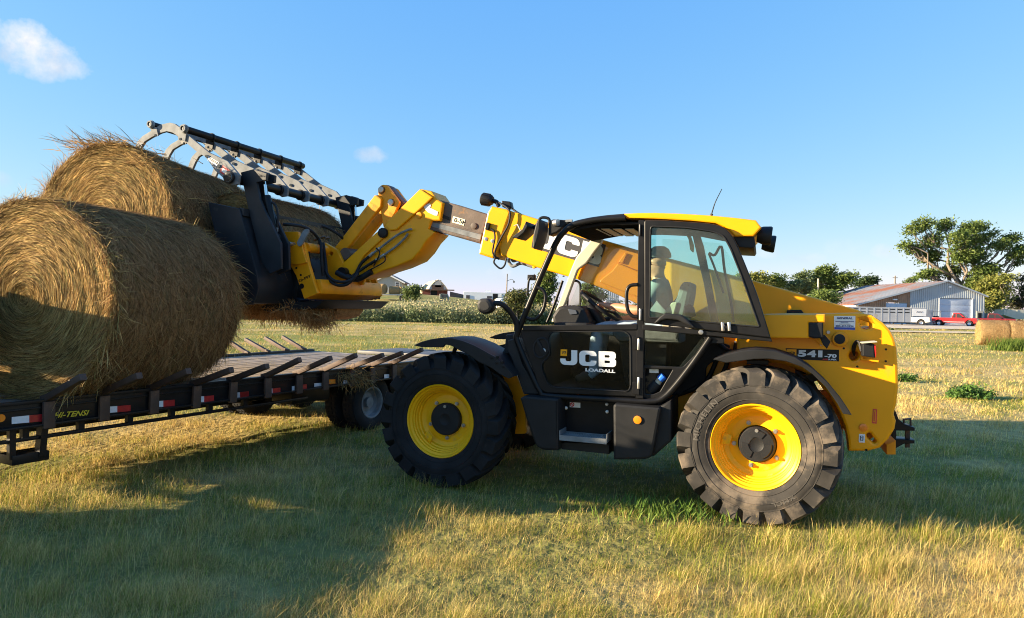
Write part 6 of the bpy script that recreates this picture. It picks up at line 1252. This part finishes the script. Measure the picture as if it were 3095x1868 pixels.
tree('leafy_bush', 'dark green bush growing against the left side of the shed', 97, 'b4', [(740, 800, 90, 60), (680, 790, 60, 50), (810, 830, 50, 40), (640, 850, 60, 60), (760, 870, 90, 60)], (740, 1040), 7000, .20, GREEN, 15, 'bushes round the farm', tw=.15, cat='bush')
BG = 'bushes round the farm'
tree('leafy_bush', 'light green bush standing left of the curved-roof barn', 95, 'b5', [(1085, 350, 60, 45), (1060, 400, 55, 40), (1120, 410, 45, 35), (1140, 340, 30, 20), (1090, 450, 60, 30)], (1085, 560), 3000, .17, ((.06, .10, .03), (.18, .22, .07)), 16, BG, tw=.10, cat='bush')
tree('leafy_bush', 'ragged bush left of the cab behind the round mirror', 62, 'b5', [(2220, 410, 70, 50), (2290, 470, 80, 60), (2180, 480, 60, 50), (2310, 400, 40, 50), (2200, 560, 90, 60), (2330, 560, 80, 60)], (2250, 660), 5200, .13, ((.06, .09, .03), (.20, .19, .07)), 17, BG, tw=.08, cat='bush')
tree('broadleaf_tree', 'leafy tree seen through the front of the cab glass', 70, 'c4', [(390, 780, 60, 70), (380, 880, 80, 80), (340, 960, 80, 80), (300, 1060, 90, 90), (420, 960, 50, 70), (320, 1180, 90, 90)], (360, 1350), 6500, .15, GREEN, 18, TG, tw=.15)
tree('leafy_bush', 'leafy bush seen through the cab glass behind the steering wheel', 72, 'c4', [(900, 930, 70, 40), (880, 1000, 80, 60), (960, 1010, 80, 60), (1040, 1060, 70, 50), (920, 1090, 120, 60)], (920, 1230), 4500, .15, GREEN, 19, BG, tw=.12, cat='bush')
tree('leafy_bush', 'low green leafy weed clump on the open field right of the hitch', float(hit_z(*K('f', 2345, 962), 0).y), 'f', [(2340, 945, 24, 10), (2365, 952, 18, 8), (2318, 950, 16, 8)], (2343, 960), 2200, .04, ((.05, .11, .02), (.12, .22, .04)), 20, 'weed clumps on the field', tw=.012, cat='weeds')
tree('leafy_bush', 'small leafy weed clump beside the rounded yellow rear body', float(hit_z(*K('f', 2190, 920), 0).y), 'f', [(2175, 912, 12, 8), (2190, 915, 10, 6)], (2180, 922), 800, .04, ((.05, .11, .02), (.12, .22, .04)), 23, 'weed clumps on the field', tw=.012, cat='weeds')
def tuft(name, label, px, py, n, h, spread, seed, cols):
    g = hit_z(px, py, 0); r = np.random.default_rng(seed); x = g.x + r.normal(0, spread, n); y = g.y + r.normal(0, spread * .6, n); az = r.uniform(0, 6.28, n); L = h * r.uniform(.5, 1.15, n)
    P = np.stack([np.stack([x + np.cos(az) * L * f ** 1.6 * .45 + .12 * f * L, y + np.sin(az) * L * f ** 1.6 * .45, L * f * (1 - .2 * f)], 1) for f in (0, .35, .7, 1)], 1)
    t = r.random((n, 1)); c = np.array(cols[0]) * (1 - t) + np.array(cols[1]) * t; o = ribbons(name, P, np.maximum(.012, g.y * .0006) * r.uniform(.7, 1.4, n), np.stack([-np.sin(az), np.cos(az), 0 * az], 1), c, GRASSM); return tag(o, label, 'weeds', kind='stuff')
GB = ((.07, .12, .02), (.17, .23, .05))
tuft('grass_tuft', 'tall bright green weeds growing in front of the row of round bales', *K('b4', 2440, 1270), 1500, .75, .6, 1, GB)
tuft('grass_tuft', 'bright green grass clump beside the rear wheel at the shadow edge', 2010, 1555, 420, .15, .28, 3, ((.08, .16, .025), (.24, .32, .07)))

# tall weeds along the field edge
def weeds(name, n, x0, x1, y0, y1, h, seed, cols, label):
    r = np.random.default_rng(seed); x = r.uniform(x0, x1, n); y = y0 + (y1 - y0) * (r.random(n) * .8 + .35 * (fbm(x, x * 0, .16, 3) - .2)); hh = h * (.55 + .75 * fbm(x, y, .22, 3)) * r.uniform(.6, 1.15, n); z = terrain(x, y); m = 9; X = np.repeat(x, m); Yy = np.repeat(y, m); H = np.repeat(hh, m); Z = np.repeat(z, m); N_ = n * m
    f = r.random(N_) ** .8; C = np.stack([X + r.normal(0, .16, N_) + .1 * f, Yy + r.normal(0, .16, N_), Z + H * f], 1); A = unit(r.normal(0, 1, (N_, 3)) + np.array((0, 0, .6))) * r.uniform(.07, .17, (N_, 1)); Bv = unit(np.cross(A, r.normal(0, 1, (N_, 3)))) * r.uniform(.03, .07, (N_, 1))
    pt = vnoise(X, Yy, .35)[:, None]; t = r.random((N_, 1)); c = np.array(cols[0]) * (1 - pt) + np.array(cols[1]) * pt; c = np.where((f[:, None] > .8) & (r.random((N_, 1)) < .6), np.array(cols[2]), c) * (.65 + .7 * t)
    return tag(flakes(name, C, A, Bv, c, LEAFM), label, 'weeds', kind='stuff')
weeds('tall_weeds', 12000, -36, 4, 61, 76, 2.0, 4, ((.11, .16, .06), (.32, .33, .17), (.46, .40, .22)), 'tall mixed weeds along the far edge of the field')
weeds('yard_weeds', 900, 14, 36, 63, 68, .35, 9, ((.07, .11, .03), (.16, .17, .06), (.3, .24, .11)), 'rough weeds between the field and the yard')
weeds('hedge_weeds', 4200, -2, 18, 62, 72, 1.5, 12, ((.05, .08, .025), (.13, .14, .05), (.3, .24, .11)), 'rough green growth seen through and beside the cab')

# ---- buildings on the rise at the left
def zt(x, y): return float(terrain(x, y))
HS = thing('house', 'grey gabled house with brown roof and one white-framed window', 'house', (0, 0, 0))
Y = 180; a = atY('b5', 825, 178, Y); hw = (atY('b5', 978, 260, Y).x - a.x); ze = atY('b5', 978, 258, Y).z; HS.location = (a.x, Y, 0); zb = ze - 3.0
SID = mat('house_siding', (.36, .36, .34), .8, var=.05, vscale=.6)
plate('wall', [(-hw, zb - 2), (hw, zb - 2), (hw, ze), (0, a.z - .25), (-hw, ze)], [], 0, 9, SID, HS, bevel=0)
sl = (a.z - ze) / hw
for s in (-1, 1): MB().prism([(0, -.5, a.z), (s * (hw + .75), -.5, a.z - sl * (hw + .75)), (s * (hw + .75), 9.5, a.z - sl * (hw + .75)), (0, 9.5, a.z)], (0, 0, -.25)).build('roof', mat('house_roof', (.25, .15, .11), .85) if s < 0 else MATS['house_roof'], HS)
b = MB(); b.bar((0, -.56, a.z - .12), (hw + .75, -.56, a.z - sl * (hw + .75) - .12), .10, .35); b.bar((0, -.56, a.z - .12), (-hw - .75, -.56, a.z - sl * (hw + .75) - .12), .10, .35); b.build('roof_trim', WHT, HS)
w_ = atY('b5', 923, 298, Y); wf = MB().box((w_.x - a.x, -.06, w_.z), (1.25, .1, 1.65)).build('window_frame', WHT, HS); MB().box((w_.x - a.x, -.13, w_.z), (.85, .04, 1.25)).build('pane', GLDK, wf); MB().box((w_.x - a.x, -.16, w_.z), (.85, .03, .06)).build('glazing_bar', WHT, wf)
BN = thing('old_barn', 'old barn with pale rounded gable, worn tan roof and dark red base', 'barn', (0, 0, 0))
Y = 175; ap = atY('b5', 1380, 238, Y); BN.location = (ap.x, Y, 0); L_ = lambda x, y: (atY('b5', x, y, Y).x - ap.x, atY('b5', x, y, Y).z)
TANR = mat('barn_roof', (.50, .40, .27), .85, var=.15, vscale=.5); GBL = mat('barn_gable', (.46, .44, .40), .85, var=.1, vscale=.8); RDB = mat('barn_red', (.13, .035, .03), .8, var=.2, vscale=1)
gab = [L_(x, y) for x, y in ((1380, 240), (1420, 270), (1455, 310), (1485, 355), (1270, 355), (1295, 310), (1335, 270))]; plate('gable', gab, [], 0, .3, GBL, BN, bevel=0)
lft = [L_(x, y) for x, y in ((1380, 238), (1330, 268), (1290, 308), (1262, 356))]; rgt = [L_(x, y) for x, y in ((1380, 238), (1422, 268), (1458, 308), (1490, 356))]
dxr = atY('b5', 1275, 238, Y + 17).x - ap.x
for pts in (lft, rgt):
    b = MB(); 
    for (p, q) in zip(pts[:-1], pts[1:]):
        b.prism([(p[0], -.2, p[1]), (q[0], -.2, q[1]), (q[0] + (dxr if pts is lft else dxr), 17, q[1]), (p[0] + dxr, 17, p[1])], (0, 0, -.12))
    b.build('roof', TANR, BN)
zr0 = L_(1300, 356)[1]; zg = zr0 - 6
xa, xb_ = L_(1205, 400)[0], L_(1480, 400)[0]; d0, d1 = L_(1290, 400)[0], L_(1365, 400)[0]
MB().box(((xa + d0) / 2, .1, (zr0 + zg) / 2), (d0 - xa, .4, zr0 - zg)).build('front_wall', RDB, BN); MB().box(((d1 + xb_) / 2, .1, (zr0 + zg) / 2), (xb_ - d1, .4, zr0 - zg)).build('front_wall', RDB, BN); MB().box(((d0 + d1) / 2, .5, (zr0 + zg) / 2), (d1 - d0, .3, zr0 - zg)).build('doorway', BLK, BN)
MB().box(((L_(1185, 0)[0] + L_(1563, 0)[0]) / 2, -.5, zr0 + .05), (L_(1563, 0)[0] - L_(1185, 0)[0], 1.4, .28)).build('canopy_beam', BROWN, BN)
sw_ = MB().prism([(xa, 0, zr0), (xa, 0, zg), (xa + dxr * .9, 15, zg), (xa + dxr * .9, 15, zr0)], (-.2, 0, 0)); sw_.build('side_wall', TANR, BN)
c = L_(1372, 328); MB().box((c[0], -.12, c[1]), (3.0, .1, 1.3)).build('loft_door', BROWN, BN); c = L_(1378, 285); MB().box((c[0], -.12, c[1]), (1.6, .1, 1.8)).build('loft_hatch', mat('loft_grey', (.3, .3, .3), .8), BN)
for x0, x1, y0 in ((1500, 1680, 385),):
    p, q = L_(x0, y0), L_(x1, y0); MB().prism([(p[0], 2, p[1] + .35), (q[0], 2, q[1] - .6), (q[0], 2, zg), (p[0], 2, zg)], (0, 6, 0)).build('lean_to', mat('lean_to_brown', (.16, .12, .10), .85), BN)
RVT = thing('mobile_home', 'long white mobile home with dark door and windows beside the old barn', 'mobile home', (0, 0, 0))
Y = 168; p0 = atY('b5', 1660, 372, Y); RVT.location = (p0.x, Y, 0); L2 = lambda x, y: (atY('b5', x, y, Y).x - p0.x, atY('b5', x, y, Y).z)
MHW = mat('mobile_home_white', (.66, .70, .74), .5, var=.05, vscale=.7)
q = [L2(1660, 372), L2(2118, 390), L2(2118, 480), L2(1660, 480)]; plate('body', q, [], 0, 4, MHW, RVT, bevel=.05)
for x0, y0, x1, y1, m_, nm in ((1688, 412, 1728, 450, GLDK, 'window'), (1920, 422, 1972, 446, GLDK, 'window'), (1985, 396, 2038, 475, BLK, 'door'), (2045, 402, 2082, 436, WHT, 'window_frame')):
    a, b_ = L2(x0, y0), L2(x1, y1); MB().box(((a[0] + b_[0]) / 2, -.06, (a[1] + b_[1]) / 2), (b_[0] - a[0], .12, a[1] - b_[1])).build(nm, m_, RVT)
a, b_ = L2(1898, 355), L2(1965, 378); MB().box(((a[0] + b_[0]) / 2, 2, (a[1] + b_[1]) / 2), (b_[0] - a[0], 1.2, a[1] - b_[1])).build('roof_unit', WHT, RVT)
UP = thing('utility_pole', 'thin leaning utility pole with a small lamp near the mobile home', 'utility pole', (0, 0, 0)); Y = 150
a, b_ = atY('b5', 2130, 480, Y), atY('b5', 2145, 175, Y); UP.location = (a.x, Y, 0); MB().cyl((0, 0, a.z - 3), (b_.x - a.x, 0, b_.z), .16, 8, .11).build('pole', BARK, UP); MB().tube([(b_.x - a.x, 0, b_.z - 1.6), (b_.x - a.x + .9, -.1, b_.z - 1.2), (b_.x - a.x + 1.5, -.1, b_.z - 1.5)], .05, 6).build('lamp_arm', GALV, UP); MB().box((b_.x - a.x + 1.5, -.1, b_.z - 1.75), (.4, .3, .4)).build('lamp', GALV, UP)
UP2 = thing('utility_pole', 'bare utility pole rising behind the shed roof', 'utility pole', (0, 0, 0)); a = atY('b4', 1342, 615, 135); UP2.location = (a.x, 135, 0); MB().cyl((0, 0, 0), (0, 0, a.z), .16, 8, .12).build('pole', BARK, UP2); MB().bar((-.5, 0, a.z - .4), (.5, 0, a.z - .4), .1, .1).build('crossarm', BARK, UP2)
UP3 = thing('utility_pole', 'pale utility pole standing among the trees above the rear hood', 'utility pole', (0, 0, 0)); a = atY('b4', 672, 640, 116); UP3.location = (a.x, 116, 0); MB().cyl((0, 0, 0), (0, 0, a.z), .17, 8, .14).build('pole', BEIGE, UP3)
PT = thing('propane_tank', 'white upright tank behind rusty rails near the bush', 'tank', (0, 0, 0)); Y = 66; a = atY('b5', 2075, 445, Y); PT.location = (a.x, Y, 0); s_ = ZR['b5'][2] * Y / FPX
MB().lathe([(0, a.z), (.45, a.z - .06), (.62, a.z - .3), (.66, a.z - .5), (.66, .1), (0, .1)], 24, 'z').build('tank_shell', WHT, PT)
FN = thing('rail_fence', 'rusty pipe rail fence panel in front of the white tank', 'fence', (a.x, 64.5, 0))
for z in (.5, .95, 1.4, 1.8): MB().bar((-1.2, 0, z), (1.9, 0, z), .06, .06).build('rail', BROWN, FN)
for x in (-1.2, .35, 1.9): MB().bar((x, 0, 0), (x, 0, 1.95), .08, .08, up=(0, 1, 0)).build('post', BROWN, FN)
WP = thing('weathered_gate', 'weathered pale board gate seen through the cab window', 'gate', (0, 0, 0)); Y = 70; a, b_ = atY('c4', 1115, 975, Y), atY('c4', 1262, 1010, Y); WP.location = (a.x, Y, 0); PALE = mat('pale_board', (.46, .44, .40), .85, var=.2, vscale=2)
for i in range(6): MB().box((.30 + i * (b_.x - a.x) / 6, random.uniform(-.02, .02), a.z / 2 - .1 * i * .2), ((b_.x - a.x) / 6 - .07, .05, a.z - .3 * (i > 3))).build('board', PALE, WP)
for z in (.6, 1.6, 2.4): MB().box(((b_.x - a.x) / 2 + .1, -.08, z), (b_.x - a.x, .05, .12)).build('rail', PALE, WP)
# rough hay pile on a low wagon before the house
for i, (x, y, rx, lab) in enumerate(((725, 345, 62, 'old brown round hay bale nearest the grab, stacked before the house'), (868, 362, 55, 'old brown round hay bale in the middle of the three before the house'), (975, 362, 48, 'old brown round hay bale farthest from the grab, before the house'))):
    Y = 120; p = atY('b5', x, y, Y); rr = rx * ZR['b5'][2] * Y / FPX * .95
    make_bale('old_bale', lab, rr, 1.7, 60 + i, (p.x - .5, Y, p.z), R(-25 + 40 * i), 900, 2200, 'old bales stacked before the house')
HW = thing('hay_wagon', 'low wagon bed carrying the old brown hay bales', 'wagon', (0, 0, 0)); Y = 120; a, b_ = atY('b5', 640, 398, Y), atY('b5', 1030, 398, Y); HW.location = (a.x, Y, 0); MB().box(((b_.x - a.x) / 2, .3, a.z - .1), (b_.x - a.x + .6, 2.6, .2)).build('wagon_bed', PALE, HW)
for x in (.8, b_.x - a.x - .8):
    for y in (-.9, 1.4): w = MB().lathe([(0, .1), (.3, .1), (.42, .06), (.42, -.06), (.3, -.1), (0, -.1)], 16).build('wheel', TYRE, HW); w.location = (x, y, zt(a.x, Y) + .4)
for x in (.8, b_.x - a.x - .8): MB().bar((x, .25, zt(a.x, Y) + .35), (x, .25, a.z - .2), .25, .25, up=(0, 1, 0)).build('wagon_leg', BROWN, HW)
OT = thing('old_truck', 'old open-cab farm truck partly hidden by weeds before the barn', 'truck', (0, 0, 0)); Y = 110; a = atY('b5', 1440, 430, Y); OT.location = (a.x, Y, 0); s_ = ZR['b5'][2] * Y / FPX
zc = a.z; plate('cab', [(-45 * s_, zc - 1.6), (60 * s_, zc - 1.6), (55 * s_, zc - .1), (40 * s_, zc + 30 * s_), (-25 * s_, zc + 34 * s_), (-40 * s_, zc)], [], -.9, .9, mat('old_truck_green', (.10, .12, .10), .6, var=.2, vscale=2), OT, bevel=.05)
MB().box((10 * s_, -.92, zc + 8 * s_), (45 * s_, .04, 28 * s_)).build('window', GLDK, OT); MB().box((-36 * s_, -.5, zc + 5 * s_), (14 * s_, .9, 50 * s_)).build('open_door', BEIGE, OT, bevel=.02); MB().box((130 * s_, 0, zc - 1.0), (130 * s_, 1.8, .5)).build('flat_bed', BROWN, OT)
# far tree line along the horizon
r = np.random.default_rng(5); B = [((float(x), float(y), 1.5 + 2.5 * random.random()), (9 + 8 * random.random(), 5, 2.2 + 2.4 * random.random())) for x, y in zip(np.arange(-20, 420, 11), 330 + 30 * r.random(60))]
tag(leaf_cloud('far_trees', None, B, 9000, .9, ((.05, .075, .04), (.11, .13, .07)), 77), 'far line of trees along the horizon', 'trees', kind='stuff')
